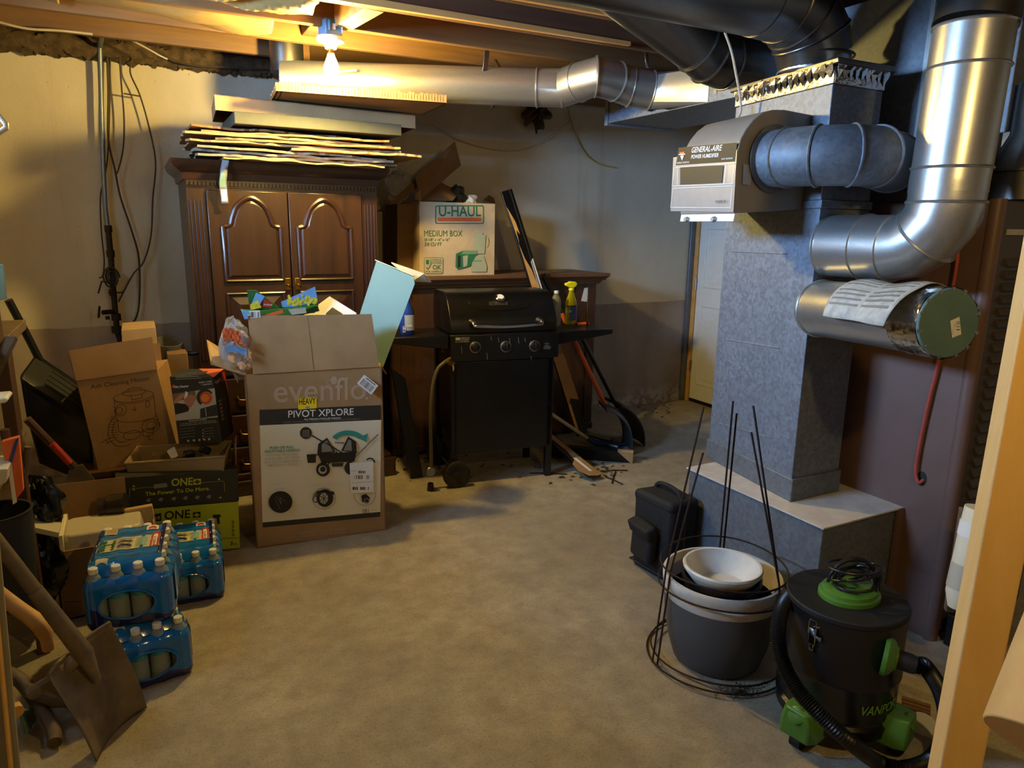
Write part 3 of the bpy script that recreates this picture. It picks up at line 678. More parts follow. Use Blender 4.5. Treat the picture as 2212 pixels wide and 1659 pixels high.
# ------------------------------------------------------------------ armoire
AY = 4.2; AX0, AX1 = .262, 1.285; ACX = (AX0+AX1)/2
t = thing('armoire', 'tall dark red-brown armoire with two arched panel doors against the back wall', 'wardrobe', (ACX,4.5,0))
MB().bb((AX0,AY,.1),(AX1,4.86,1.77),'arm').obj('carcass', t, bev=.004)
MB().bb((AX0-.03,AY-.06,0),(AX1+.065,4.88,.09),'arm_x').bb((AX0-.02,AY-.04,.09),(AX1+.045,4.87,.13),'arm_x').obj('plinth', t, bev=.008)
for x in (AX0-.03, AX1-.105): MB().prism([(0,0),(.17,0),(.15,.05),(.17,.12),(0,.12)], .03, Matrix(((1,0,0,x),(0,0,-1,AY-.06),(0,1,0,0),(0,0,0,1))), 'arm').obj('bracket_foot', t, bev=.006)
c = MB(); cr = [(0,1.765),(.012,1.765),(.018,1.80),(.05,1.825),(.062,1.845),(.066,1.865),(0,1.865)]
for (xa, ya, xb, yb) in ((AX0,AY,AX1,AY),(AX0,4.86,AX0,AY),(AX1,AY,AX1,4.86)):
    n_ = V((yb-ya, -(xb-xa), 0)).normalized(); rs = []
    for (x, y), sgn in (((xa,ya),-1),((xb,yb),1)):
        tv = V((xb-xa, yb-ya, 0)).normalized()
        rs.append([V((x,y,0))+n_*o+tv*(sgn*o if (ya == yb or y == AY) else 0)+V((0,0,z)) for o, z in cr])
    c.rings(rs, 'arm_x')
c.bb((AX0,AY,1.765),(AX1,4.86,1.864),'arm_x'); c.obj('crown_moulding', t)
c = MB()
for i in range(52):
    x = AX0+.008+i*(AX1-AX0-.016)/51; c.bb((x-.006,AY-.018,1.737),(x+.006,AY,1.757),'arm_x')
c.bb((AX0,AY-.006,1.728),(AX1,AY,1.765),'arm_x'); c.obj('dentil_moulding', t)
for x in (AX0+.045, AX1-.045):
    c = MB().bb((x-.045,AY-.006,.75),(x+.045,AY,1.70),'arm')
    for k in range(4): c.cyl((x-.028+k*.0187,AY-.006,.8),(x-.028+k*.0187,AY-.006,1.66),.0055,m='arm_dk',n=8)
    c.obj('fluted_pilaster', t)
def arch(x0, x1, zb, zs, zt):   # cathedral outline
    w_ = x1-x0; k = [(0,0),(.12,.06),(.17,.34),(.27,.74),(.5,1.0),(.73,.74),(.83,.34),(.88,.06),(1,0)]
    top = spline([V((x0+w_*a, zs+(zt-zs)*b, 0)) for a, b in k], 5)
    return [(x1,zb),(x0,zb)][::-1]+[(p.x,p.y) for p in reversed(top)]
MXZ = lambda y: Matrix(((1,0,0,0),(0,0,1,y),(0,1,0,0),(0,0,0,1)))
DX = [(AX0+.095, ACX-.003), (ACX+.003, AX1-.095)]
for i, (x0, x1) in enumerate(DX):
    dr_ = MB().bb((x0,AY-.022,.76),(x1,AY-.001,1.715),'arm').obj('door', t, bev=.004)
    o_ = arch(x0+.07, x1-.045 if i == 0 else x1-.07, 1.235, 1.525, 1.70-.02) if i == 0 else arch(x0+.045, x1-.07, 1.235, 1.525, 1.68)
    q = MB().tube([(x,AY-.024,z) for x, z in o_], .0135, 'arm_x', 8, closed=True); q.obj('arched_moulding', dr_)
    xs = [x for x, z in o_]; cx_ = (min(xs)+max(xs))/2
    P1 = [(cx_+(x-cx_)*.82, 1.235+.03+(z-1.235)*.865) for x, z in o_]
    P0 = [(cx_+(x-cx_)*.94, 1.235+.01+(z-1.235)*.955) for x, z in o_]
    MB().rings([[V((x,AY-.022,z)) for x, z in P0], [V((x,AY-.032,z)) for x, z in P1]], 'arm').obj('raised_panel', dr_, sm=8)
    xa, xb = min(xs), max(xs)
    q = MB().tube([(xa,AY-.024,.80),(xb,AY-.024,.80),(xb,AY-.024,1.165),(xa,AY-.024,1.165)], .0115, 'arm_x', 8, closed=True); q.obj('rectangular_moulding', dr_)
    MB().rings([[V(p) for p in ((xa+.02,AY-.022,.82),(xb-.02,AY-.022,.82),(xb-.02,AY-.022,1.145),(xa+.02,AY-.022,1.145))],[V(p) for p in ((xa+.06,AY-.03,.86),(xb-.06,AY-.03,.86),(xb-.06,AY-.03,1.105),(xa+.06,AY-.03,1.105))]], 'arm').obj('lower_panel', dr_, sm=8)
    x = x1-.02 if i == 0 else x0+.03
    MB().bb((x-.017,AY-.027,1.175),(x+.017,AY-.021,1.245),'brass').obj('lock_plate', dr_, bev=.003)
    q = MB().tube([(x-.008,AY-.03,1.205),(x-.004,AY-.045,1.21),(x+.006,AY-.048,1.20),(x+.01,AY-.035,1.195)], .004, 'brass', 8, sm=3); q.obj('drop_pull', dr_)
MB().bb((AX0-.012,AY-.026,.705),(AX1+.012,AY+.01,.75),'arm_x').obj('waist_moulding', t, bev=.008)
for z0, z1 in ((.49,.69),(.30,.475),(.13,.285)):
    dw = MB().bb((AX0+.03,AY-.02,z0),(AX1-.03,AY,z1),'arm_x').obj('drawer', t, bev=.008)
    for x in (AX0+.22, AX1-.22):
        q = MB(); zc = (z0+z1)/2
        for s in (-1, 1): q.prism([(-.018,-.012),(.0,-.02),(.018,-.012),(.014,.01),(0,.02),(-.014,.01)], .003, Matrix(((1,0,0,x+s*.04),(0,0,1,AY-.024),(0,1,0,zc),(0,0,0,1))), 'brass')
        q.tube([(x-.04,AY-.026,zc),(x-.035,AY-.034,zc-.02),(x,AY-.037,zc-.026),(x+.035,AY-.034,zc-.02),(x+.04,AY-.026,zc)], .004, 'brass', 8, sm=3)
        q.obj('bail_pull', dw)
# ------------------------------------------------------------------ flattened cartons on the armoire
rr = random.Random(11)
ORD = ['lowest','second','third','fourth','fifth','sixth','seventh','eighth','ninth','tenth']
EX = ['long','greyish fuzzy','grey frayed','thin folded','wide light brown','torn-edged','pale','crooked','short dark','uppermost torn']
sheets = [(.45,1.29,4.03,.008,'card_lt'),(.33,1.40,4.10,.012,'card_grey'),(.31,1.37,4.08,.012,'card_grey'),(.33,1.33,4.07,.011,'card_grey'),(.80,1.50,4.02,.012,'card_lt'),(.29,1.42,4.06,.010,'card_lt'),(.42,1.38,4.03,.011,'card'),(.27,1.36,4.05,.012,'card_lt'),(.36,1.32,4.04,.010,'card'),(.30,1.18,4.08,.011,'card_dk')]
z = 1.868
for i, (x0, x1, yf, th, mt) in enumerate(sheets):
    Lw = lump(20+i, .010, 7); ja = [rr.uniform(-.012,.012) for _ in range(40)]; tilt = rr.uniform(-.006,.004)
    def fs(u, v, x0=x0, x1=x1, yf=yf, Lw=Lw, ja=ja, z=z, tilt=tilt, i=i):
        e = 1 if v < .01 else 0
        return (x0+(x1-x0)*u+.02*(v-.5)*rr.uniform(.9,1.1)+ja[int(v*8)]*(u*2-1), yf+ja[int(u*30)]*e*.8+.62*v+.05*(u-.5)*(1 if i % 2 else -1), z+Lw(u*2,v*2)*.7+tilt*(u-.5)*3+(.03*max(0,u-.75)**1.2*-1 if i == 4 else 0))
    o = MB().grid(fs, 34, 8, mt).obj('flattened_carton', sm=0, sol=th)
    tag(o, f'{EX[i]} flattened cardboard sheet, {ORD[i]} from the bottom of the stack on the armoire', 'cardboard', 'flattened cartons on the armoire')
    z += .0165
zt = z
# packing tape strip hanging over the door
q = MB(); P = [(489,338),(484,365),(481,395),(484,420),(486,440)]; ym = AY-.085
def tapef(u, v):
    i = min(3, int(v*4)); f_ = v*4-i; x = P[i][0]+(P[i+1][0]-P[i][0])*f_; y = P[i][1]+(P[i+1][1]-P[i][1])*f_
    return aY(x+(u-.5)*16, y, ym+.02*v+.006*math.sin(9*v+4*u))
q.grid(tapef, 4, 20, 'clearbag'); o = q.obj('torn_tape', sol=.0006); tag(o, 'torn strip of green and white packing tape hanging over the left armoire door', 'tape')
a = MB(); a.grid(lambda u, v: V(tapef(.1+.7*u, .32+.28*v))+V((0,-.0022,0)), 3, 8, 'teal_b'); a.grid(lambda u, v: V(tapef(.1+.8*u, .64+.3*v))+V((0,-.0022,0)), 3, 8, 'paper'); a.obj('tape_print', o, sm=0)
# box, lid and tray on top of the stack
t = tag(MB().bb((.5,4.0,zt+.002),(1.38,4.55,zt+.062),'giftbox').obj('flat_gift_box', bev=.003), 'flat greenish-grey box between the carton lid and the cardboard stack', 'box')
def opentray(name, P, h, th, m, label, rag=0, mi2=None):   # P: 4 floor corners (front left, front right, back right, back left), walls rise by h (or hang if h<0)
    t = thing(name, label, 'box', (P[0]+P[2])/2); P = [V(p) for p in P]
    MB().slab(P, (0,0,th if h > 0 else -th), m).obj('panel', t)
    for i in range(4):
        a_, b_ = P[i], P[(i+1) % 4]; n_ = (b_-a_).cross(V((0,0,1))).normalized()*-th
        if rag and i in (0, 3):
            mb = MB(); N = 56
            for k in range(N):
                for row in (0,1):
                    hh = h*(.85+.3*rr.random())*(1-.18*row); p_ = a_.lerp(b_, k/N)+n_*(1+4*row); q_ = a_.lerp(b_, (k+.8)/N)+n_*(1+4*row)
                    mb.slab([p_, q_, q_+V((0,0,hh)), p_+V((0,0,hh))], n_*1.5, m)
            mb.obj('cut_corrugated_edge', t, sm=0)
        else: MB().slab([a_, b_, b_+V((0,0,h)), a_+V((0,0,h))], n_, m).obj('side_flap', t)
    return t
zl = zt+.064; zb = zl+.073
P = [aZ(463,204,zb), aZ(897,249,zb)]; bk = V((.03,.48,0))
opentray('carton_lid', [P[0], P[1], P[1]+bk, P[0]+bk], -.073, .005, 'card_lt', 'long brown carton lid lying upside down on the cardboard stack')
zr = zb+.010
P = [aZ(596,196,zr), aZ(965,222,zr), aZ(899,252,zr), aZ(586,217,zr)]
P[3] = P[0]+(P[3]-P[0])*1.5; P[2] = P[1]+(P[3]-P[0])
opentray('cut_carton_tray', P, .038, .005, 'card', 'cut-down cardboard tray with ragged corrugated edges right under the glowing bulb', rag=1)
# ------------------------------------------------------------------ dresser turned back to front
t = thing('wide_dresser', 'wide dark brown wooden dresser behind the grill', 'dresser', (2.2,4.7,0))
MB().bb((1.42,4.44,.03),(3.035,4.9,1.17),'dress').obj('carcass', t, bev=.004)
for x in (1.46, 1.98, 2.5, 2.99): MB().bb((x-.035,4.432,.06),(x+.035,4.44,1.14),'dress').obj('stile', t, bev=.002)
MB().bb((1.42,4.43,.02),(3.04,4.92,.07),'dress').obj('base_rail', t, bev=.003)
c = MB(); rs = []
for x, sg in ((1.38,-1),(3.035,1)): rs.append([V((x+sg*o, 4.44-o, z)) for o, z in ((0,1.14),(.012,1.14),(.03,1.165),(.055,1.185),(.07,1.20),(.07,1.222),(0,1.222))])
c.rings(rs, 'dress_top'); c.bb((1.38,4.40,1.17),(3.09,4.92,1.22),'dress_top'); c.obj('top_moulding', t)
a = Art((0,4.44,0),(0,-1,0),.0012); a.poly([(1262,622),(1275,620),(1267,652),(1255,650)],'paper'); a.obj('price_tag', t)
def quadbox(name, px4, Y, depth, m, parent, Ys=None, dv=None):
    Ys = Ys or [Y]*4; P = [aY(x, y, yy) for (x, y), yy in zip(px4, Ys)]
    d = V(dv) if dv else V((0, depth, 0)); return MB().hexa(P+[p+d for p in P], m).obj(name, parent, bev=.003), P
# U-Haul carton
t = thing('moving_carton', 'printed moving carton with green logo standing on the dresser', 'box', (1.93,4.7,1.222))
UY = 4.47
o, P = quadbox('carton', [(907,435),(1070,440),(1068,596),(907,596)], UY, .42, 'uhaul', t)
a = Art((0,UY,0),(0,-1,0),.001)
def rrect(x0, y0, x1, y1, r): return [(cx+r*math.cos(math.radians(b)), cy-r*math.sin(math.radians(b))) for cx, cy, b0 in ((x1-r,y0+r,0),(x0+r,y0+r,90),(x0+r,y1-r,180),(x1-r,y1-r,270)) for b in (b0,b0+30,b0+60,b0+90)]
a.poly(rrect(940,443.5,1045.5,483.5,4),'green'); a.poly(rrect(942.5,446,1043,481.5,3),'uhaul')
a.text('U-HAUL', (948,467), (1039,467), 'green', 1.15, 0, .035); a.rect(945,470,1040,478,'orange')
a.text('MEDIUM BOX', (916,510.5), (998.5,510.5), 'green', 1.25, 0, 0); a.text('18 1/8" x 16" x 16"', (916,520.5), (970,520.5), 'green', 1.1, .2, .01); a.text('3.0 CU FT', (916,531), (953,531), 'green', 1.1, .2, .02)
a.poly(rrect(916,556,957,591.5,4),'green'); a.poly(rrect(917,557,956,590.5,3),'uhaul')
a.text('U-HAUL', (928,563.5), (954,563.5), 'green', .9, 0, .03); a.text('BOXES', (929,570), (954,570), 'green', .9, 0, .03); a.text('OK', (934,582), (953,582), 'green', 1, 0, .05); a.text('FOR SHIPPING', (919,589), (954,589), 'green', 1, 0, .02)
a.line([(920,577),(924,582),(931,570)], .006, 'green'); a.poly(rrect(919.5,561,926,571,2),'green')
G2 = pm('faint_green_print', '#6d8f6c', .7, 0, .05); G3 = pm('pale_green_print', '#a0a68a', .7, 0, .05)
a.poly([(1021,507),(1049,507),(1046,548),(1025,548)], G3); a.disc(1049,522,6,G3,1.5,16,-90,90,12); a.rect(1026,502,1042,507,G3)
a.poly([(1023,552),(1044,552),(1051,575),(1050,587),(1017,587),(1018,570)], G3); a.rect(1022,562,1040,565,G2)
a.poly([(984,548),(1000,541),(1031,541),(1028,552),(1014,575),(988,582),(983,576)], 'green'); a.poly([(988,552),(994,552),(994,577),(988,578)], 'char'); a.poly([(1000,541),(1031,541),(1029,549),(996,549)], G2); a.poly([(999,553),(1010,551),(1008,574),(1000,577)], G3)
a.obj('printed_artwork', t)
def flap(name, P, m, parent, th=.004):
    P = [V(p) for p in P]; n_ = (P[1]-P[0]).cross(P[2]-P[0]).normalized()*th
    return MB().slab(P, n_, m).obj(name, parent)
flap('flap', [aY(897,382,4.5),aY(983,306,4.55),aY(996,357,4.6),aY(909,432,4.48)], 'card_dk', t)
flap('flap', [aY(908,434,4.5),aY(952,393,4.6),aY(992,415,4.65),aY(978,434,4.5)], 'card_dk', t)
flap('flap', [aY(898,418,4.5),aY(906,412,4.46),aY(907,434,4.465),aY(896,430,4.52)], 'card_lt', t)
flap('flap', [aY(1046,432,4.86),aY(1056,421,4.88),aY(1068,428,4.86),aY(1070,440,4.86)], 'card_dk', t)
def crumple(name, c, r, m, label, cat, sc=(1,1,1), seed=1, sol=0):
    r_ = random.Random(seed); ph = [(r_.uniform(2,9), r_.uniform(2,9), r_.uniform(0,6)) for _ in range(9)]
    def f(u, v):
        a_, b_ = 2*PI*u, PI*v; k = r*(1+.18*sum(math.sin(round(p)*a_+q_*b_+s) for p, q_, s in ph)/3)
        return V(c)+V((sc[0]*k*math.sin(b_)*math.cos(a_), sc[1]*k*math.sin(b_)*math.sin(a_), -sc[2]*k*math.cos(b_)))
    return tag(MB().grid(f, 40, 22, m).obj(name, sm=25), label, cat)
crumple('packing_paper', aY(985,428,4.62), .06, 'char', 'dark printed bag showing at the top of the moving carton', 'bag', (1.1,.8,1.2), 3)
crumple('packing_paper', aY(1015,433,4.62), .04, 'paper', 'crumpled pale paper at the top of the moving carton', 'paper', (1.2,.8,.8), 4)
crumple('plastic_sheet', aY(862,400,4.66), .1, 'clearbag', 'crumpled clear plastic sheet between the armoire and the moving carton', 'plastic sheet', (.95,.6,.85), 5)
t = thing('plain_carton', 'plain brown carton standing in the gap left of the printed moving carton', 'box', (1.53,4.6,1.222))
quadbox('carton', [(858,440),(905,440),(905,600),(858,600)], 4.60, .25, 'card_dk', t)
flap('flap', [aY(838,442,4.62),aY(900,383,4.58),aY(903,405,4.57),aY(858,440,4.6)], 'card_dk', t)
struct(MB().bb((1.385,4.93,.9),(1.47,4.9495,1.72),'pinex').obj('trim_3'))
# black trim boards
def board(name, p, q, w_, th, m, label, wd):
    p, q = V(p), V(q); ax = (q-p).normalized(); s_ = V(wd); s_ = (s_-ax*s_.dot(ax)).normalized(); n_ = ax.cross(s_).normalized()
    t = thing(name, label, 'board', p); MB().slab([p-s_*w_/2, p+s_*w_/2, q+s_*w_/2, q-s_*w_/2], n_*th, m).obj('board', t, bev=.002)
    if n_.dot(CAM-p) < 0: pass
    return t, p, q, s_, n_*(1 if n_.dot(CAM-p) > 0 else -1), ax
p_, q_ = aY(1092,412,4.38), aY(1256,938,4.10)
t, p_, q_, s_, n_, ax = board('black_trim_board', p_, q_, .085, .018, 'black_m', 'tall black trim board with bare patches leaning behind the grill', (1,.0,.15))
L = (q_-p_).length; b0 = n_*.0195
def patch(pts, m, name): MB().slab([p_+ax*(a_*L)+s_*(b_*.085)+b0 for a_, b_ in pts], n_*.0012, m).obj(name, t, sm=0)
patch([(.06,-.45),(.12,-.1),(.17,-.05),(.15,-.25),(.2,-.35)], 'pinex', 'bare_patch'); patch([(.2,-.4),(.26,-.28),(.31,.0),(.36,.1),(.42,.2),(.42,-.45)], 'pinex', 'bare_patch')
patch([(0,.18),(0,.30),(.42,.30),(.42,.18)], 'char', 'raised_bead'); patch([(.28,.15),(.27,.42),(.40,.42),(.40,.15)], 'paper', 'paper_label')
patch([(.62,-.5),(.62,.5),(.86,.62),(.84,-.1),(.80,.4),(.87,-.5)], 'card', 'cardboard_wrap'); patch([(.86,-.5),(.86,-.25),(.99,-.25),(.99,-.5)], 'pinex', 'bare_edge')
p_, q_ = V((2.24,4.10,.16)), V((2.72,3.64,.025)); p_ = aY(1186,946,4.0); q_ = aZ(1284,1032,.02)
t, p_, q_, s_, n_, ax = board('wrapped_trim_board', p_, q_, .10, .018, 'black_m', 'black trim board half wrapped in cardboard lying beside the grill leg', (1,.5,.0))
L = (q_-p_).length; b0 = n_*.0195
MB().slab([p_+ax*(a_*L)+s_*(b_*.1)+b0 for a_, b_ in ((.0,-.2),(.0,.3),(.45,.35),(1,.55),(1.02,.1),(1.0,-.5),(.88,-.85),(.72,-.75),(.62,-.2),(.4,-.1))], n_*.003, 'card').obj('cardboard_wrap', t, sm=0)
MB().slab([p_+ax*(a_*L)+s_*(b_*.1)+b0+n_*.0035 for a_, b_ in ((.6,-.25),(.6,.0),(.92,.08),(.92,-.12))], n_*.001, 'paper').obj('paper_label', t, sm=0)
p_, q_ = aZ(1180,968,.06), aZ(1366,985,.045)
t, p_, q_, s_, n_, ax = board('long_trim_board', p_, q_, .09, .03, 'black_m', 'long black trim board with a cardboard corner lying behind the grill', (0,-.35,1))
MB().slab([q_-ax*.10+s_*.047, q_+ax*.004+s_*.047, q_+ax*.004-s_*.047], n_*.036, 'card_lt').obj('cardboard_corner', t, sm=0)
tag(MB().slab([aY(846,795,4.0), aY(876,818,4.0), V((1.48,4.0,.0)), V((1.40,4.0,0))], (.0,.025,0), 'black').obj('black_plank', bev=.002), 'narrow black plank standing between the stroller carton and the grill', 'board')
# ------------------------------------------------------------------ grill
GO = V((1.575,3.775,0)); gu = V((.99,-.14,0)).normalized(); gw = V((.14,.99,0)).normalized()
def G(u, w_, z): return GO+gu*u+gw*w_+V((0,0,z))
def gbox(mb, u0, u1, w0, w1, z0, z1, m): return mb.hexa([G(u0,w0,z0),G(u1,w0,z0),G(u1,w1,z0),G(u0,w1,z0),G(u0,w0,z1),G(u1,w0,z1),G(u1,w1,z1),G(u0,w1,z1)], m)
t = thing('gas_grill', 'black gas grill cart with side shelves in front of the dresser', 'grill', GO+gu*.33)
GW = .67
pr = [(.0,.935),(.0,1.0),(.022,1.045),(.075,1.115),(.115,1.15),(.16,1.165),(.36,1.165),(.40,1.15),(.42,1.1),(.42,.935)]
lid = MB().rings([[G(u, w_, z) for w_, z in pr] for u in (0,.012,GW-.012,GW)], 'black_m').obj('lid', t, sm=40, bev=.004)
q = MB().tube([G(.13,-.035,1.0)]+[G(.13+.42*k/8,-.05,.985-.01*math.sin(PI*k/8)) for k in range(0,9)]+[G(.55,-.035,1.0)], .011, 'chrome', 12, sm=2); q.obj('lid_handle', lid)
for u in (.13,.55): MB().cyl(G(u,.004,1.0), G(u,-.04,.999), .02, .012, 'steel', 16).obj('handle_mount', lid)
MB().lathe([(.0,.012),(.022,.012),(.03,.006),(.03,0)], 'chrome', G(.33,.082,1.128), frame_m := Matrix((frame((0,0,0), G(0,-.6,.8)-GO)[0], frame((0,0,0), G(0,-.6,.8)-GO)[1], frame((0,0,0), G(0,-.6,.8)-GO)[2])).transposed(), 24).obj('thermometer', lid)
MB().lathe([(.02,.0135),(.0,.0138)], 'paper', G(.33,.082,1.128), frame_m, 20).obj('thermometer_dial', lid)
sl = (V(G(0,.075,1.115))-G(0,.022,1.045)); sn = sl.cross(gu).normalized(); sn = sn if sn.z > 0 else -sn
a = Art(G(0,.022,1.045), sn, .002); a.poly([(1056,652),(1096,651),(1097,659),(1057,660)], 'steel'); a.rect(1059,653,1069,658,'char'); a.bars(1072,653,1094,658,'char',9); a.obj('name_badge', lid)
q = MB(); q.tube([V(G(.33+x*.2,0,0))+(V(G(0,.022,1.045))-GO)+sl*(1.0-s_)+sn*.001 for x, s_ in ((-1,.0),(-.93,.35),(-.75,.62),(-.45,.74),(0,.78),(.45,.74),(.75,.62),(.93,.35),(1,0))], .0028, 'black_m', 8, sm=4); q.obj('pressed_line', lid)
MB().rings([[G(u,.03,.79),G(u,.42,.82),G(u,.42,.934),G(u,.004,.934)] for u in (.005,GW-.005)], 'black_m').obj('firebox', t)
fp = MB().rings([[G(u,-.015,.77),G(u,.035,.77),G(u,.035,.925),G(u,.0,.93),G(u,-.008,.925)] for u in (0,GW+.01)], 'black_m').obj('control_panel', t, bev=.004)
pn = (V(G(0,-.008,.925))-G(0,-.015,.77)).cross(gu).normalized(); pn = pn if pn.y < 0 else -pn
a = Art(G(0,-.015,.77), pn, .001)
a.rect(984,729,994,735,'lgrey'); a.text('AMERICAN', (995,731.5), (1014,731), 'lgrey', 1, 0, .03); a.text('GOURMET', (995,735.5), (1014,735), 'lgrey', 1, 0, .03); a.text('BY CHAR-BROIL', (984,740), (1014,739), 'lgrey')
for x, y, L_ in ((1060,727,8),(1076,729,10),(1100,730,12),(1119,728,14),(1133,729,9),(996,748,16),(1051,762,14),(1146,768,10)): a.line([(x,y),(x+1.5,y+L_)], .003, 'grey_pr')
a.poly([(1172,756),(1180,736),(1190,755)], 'char'); a.text('WARNING', (1172,752), (1190,751), 'grey_pr'); 
for k in range(3): a.line([(1175-k,742+k*5),(1186+k,742+k*5)], .0022, 'grey_pr')
a.obj('panel_markings', fp)
for px, py in ((1026,750),(1092,748.5),(1154,747)):
    c = a.at(px,py) if hasattr(a, 'at') else None
    R3 = Matrix(frame(c, c+pn)).transposed()
    kn = MB().lathe([(.034,0),(.034,.006),(.031,.008)], 'steel', c, R3, 28).obj('knob', t)
    MB().lathe([(.028,.008),(.026,.022),(.02,.024),(.0,.024)], 'black', c, R3, 24).obj('knob_cap', kn); MB().box(c+pn*.03, (.011,.048,.016), 'black', R3).obj('knob_grip', kn, bev=.003)
gbox(MB(),.02,GW-.02,.0,.02,.20,.765,'black_m').obj('front_panel', t, bev=.004)
q = MB(); gbox(q,.03,GW-.03,-.003,.002,.475,.48,'black'); q.obj('panel_seam', t)
gbox(MB(),.015,.03,.02,.42,.3,.78,'black_m').obj('side_panel', t); gbox(MB(),GW-.03,GW-.015,.02,.42,.3,.78,'black_m').obj('side_panel', t)
gbox(MB(),.015,GW-.015,.02,.42,.20,.215,'black_m').obj('bottom_shelf', t)
for u, w_, z0 in ((GW-.035,.0,0),(GW-.035,.38,0),(.02,.0,.06),(.02,.38,.06)): gbox(MB(),u-.018,u+.022,w_,w_+.04,z0,.79,'black_m').obj('leg', t, bev=.003)
for s, (u0, u1) in enumerate(((-.385,-.005),(GW+.005,GW+.39))):
    ta, tb = (.05,.1) if s else (.1,.05); ta, tb = (.028,.085) if s == 0 else (.085,.028)
    sh = MB().hexa([G(u0,.01,.925-ta),G(u1,.01,.925-tb),G(u1,.35,.925-tb),G(u0,.35,.925-ta),G(u0,.01,.925),G(u1,.01,.925),G(u1,.35,.925),G(u0,.35,.925)], 'black_m').obj('side_shelf', t, bev=.006)
for w_ in (-.02, .42):
    c = G(.03,w_,.08); R3 = Matrix(frame(c, c+gw)).transposed()
    wh = MB().lathe([(.0,-.02),(.05,-.02),(.058,-.022),(.078,-.02),(.08,-.012),(.08,.012),(.078,.02),(.058,.022),(.05,.02),(0,.02)], 'rubber_b', c, R3, 36).obj('wheel', t)
    q = MB()
    for k in range(40):
        an = k*2*PI/40; q.box(c+R3 @ V((.08*math.cos(an),.08*math.sin(an),0)), (.006,.006,.036), 'rubber_b', R3 @ Matrix.Rotation(an,3,'Z'))
    q.obj('tread', wh)
    MB().lathe([(.0,-.026),(.018,-.026),(.02,-.02),(.02,.02),(.018,.026),(0,.026)], 'rubber', c, R3, 16).obj('hub', wh)
MB().cyl(G(.03,-.02,.08), G(.03,.42,.08), .007, m='steel', n=10).obj('axle', t)
h = MB().tube([G(.0,.0,.80)+V((-.0,0,-.01)), aY(960,783,3.74), aY(944,800,3.74), aY(934,840,3.74), aY(930,900,3.74), aY(931,960,3.76), aY(932,1012,3.77)], .0105, 'hose_g', 12, sm=5).obj('gas_hose', t)
MB().cyl(aY(962,783,3.74), aY(980,785,3.76), .012, .012, 'brass', 12).cyl(aY(966,783,3.74), aY(973,784,3.75), .016, .016, 'brass', 6).obj('hose_fitting', h)
cv = aY(928,1020,3.77); MB().cyl(cv+V((0,0,.04)), cv+V((0,0,-.01)), .02, .026, 'brass', 12).lathe([(.0,0),(.026,0),(.03,.01),(.026,.02),(0,.02)], 'steel', cv+V((-.005,-.02,.015)), Matrix.Rotation(PI/2,3,'X'), 12).obj('tank_valve', h)
MB().cyl((cv.x+.005,cv.y,.045), (cv.x+.005,cv.y,.0), .017, .022, 'black', 14).obj('valve_nut', h)
q = MB().tube([aY(978,788,3.73), aY(980,795,3.728), aY(979,802,3.725)], [.004,.006,.002], 'card_lt', 6); q.obj('tie_tag', t)
# things on the side shelves
def bottle_spray(name, label, c, h_, m_b, m_t, lab, prn):
    t = thing(name, label, 'bottle', c)
    MB().lathe([(.0,0),(.038,0),(.043,.008),(.043,h_*.45),(.04,h_*.55),(.022,h_*.72),(.016,h_*.8),(.016,h_*.84),(0,h_*.84)], m_b, c, None, 28, 1, .62).obj('bottle', t)
    MB().lathe([(.0,h_*.82),(.018,h_*.82),(.018,h_*.87),(.012,h_*.88),(0,h_*.88)], m_t, c).obj('collar', t)
    z = c.z+h_*.88
    MB().slab([c+gu*a_+V((0,-.013,z-c.z+b_)) for a_, b_ in ((-.026,.035),(-.045,.03),(-.045,.016),(-.02,.002),(.012,.0),(.03,.012),(.034,.03),(.02,.04),(-.015,.042))], (0,.026,0), m_t).obj('trigger_head', t, bev=.004)
    MB().tube([c+gu*.022+V((0,0,z-c.z+.01)), c+gu*.032+V((0,0,z-c.z-.012)), c+gu*.03+V((0,0,z-c.z-.03))], .004, m_t if m_t != 'yelp' else 'black', 8).obj('trigger', t)
    g = MB(); g.grid(lambda u, v: c+V((.0438*math.sin((u-.5)*1.9+ .1), -.0438*.62*math.cos((u-.5)*1.9)-.0008, h_*(.1+.36*v))), 12, 2, lab); lb = g.obj('label', t, sm=0)
    return t
c = G(.895,.18,.926)
c = aZ(1232,700,.926); bt = bottle_spray('deicer_spray_bottle', 'yellow trigger spray bottle on the right grill shelf', c, .27, 'yelliq', 'yelp', 'bluep', None)
a = Art(c+V((0,-.0285,0)),(0,-1,0),.001); a.text('Prestone', (1221,664), (1243,663), 'ink', 1.1, 0, .03); a.text('DE-ICER', (1221,676), (1234,675), 'paper', 1.6, 0, .02)
for k in range(4): a.line([(1222,681+3*k),(1240,680.5+3*k)], .0012, 'lgrey')
a.obj('lettering', bt)
def water_bottle(name, c, lab, s=1.0, parts=True):
    t = thing(name, lab, 'bottle', c, rotz=0)
    pr = [(0,0),(.028,0),(.0315,.006)]
    for k in range(9): pr += [(.0315,.012+k*.013),(.0295,.0185+k*.013)]
    pr += [(.0315,.135),(.031,.15),(.022,.178),(.0125,.192),(.0125,.2),(0,.2)]
    MB().lathe([(r*s, z*s) for r, z in pr], 'bottle', n=20).obj('bottle', t)
    MB().lathe([(0,.196*s),(.0145*s,.196*s),(.0145*s,.212*s),(.012*s,.214*s),(0,.214*s)], 'cap', n=16).obj('cap', t)
    return t
water_bottle('water_bottle', aZ(1200,703,.926), 'clear plastic water bottle beside the yellow spray bottle on the grill', 1.05)
t = thing('screwdriver', 'screwdriver with orange and black handle on the right grill shelf', 'tool', aZ(1250,700,.926))
c0, c1 = aZ(1226,701,.937), aZ(1272,699,.939); ax = (c1-c0)
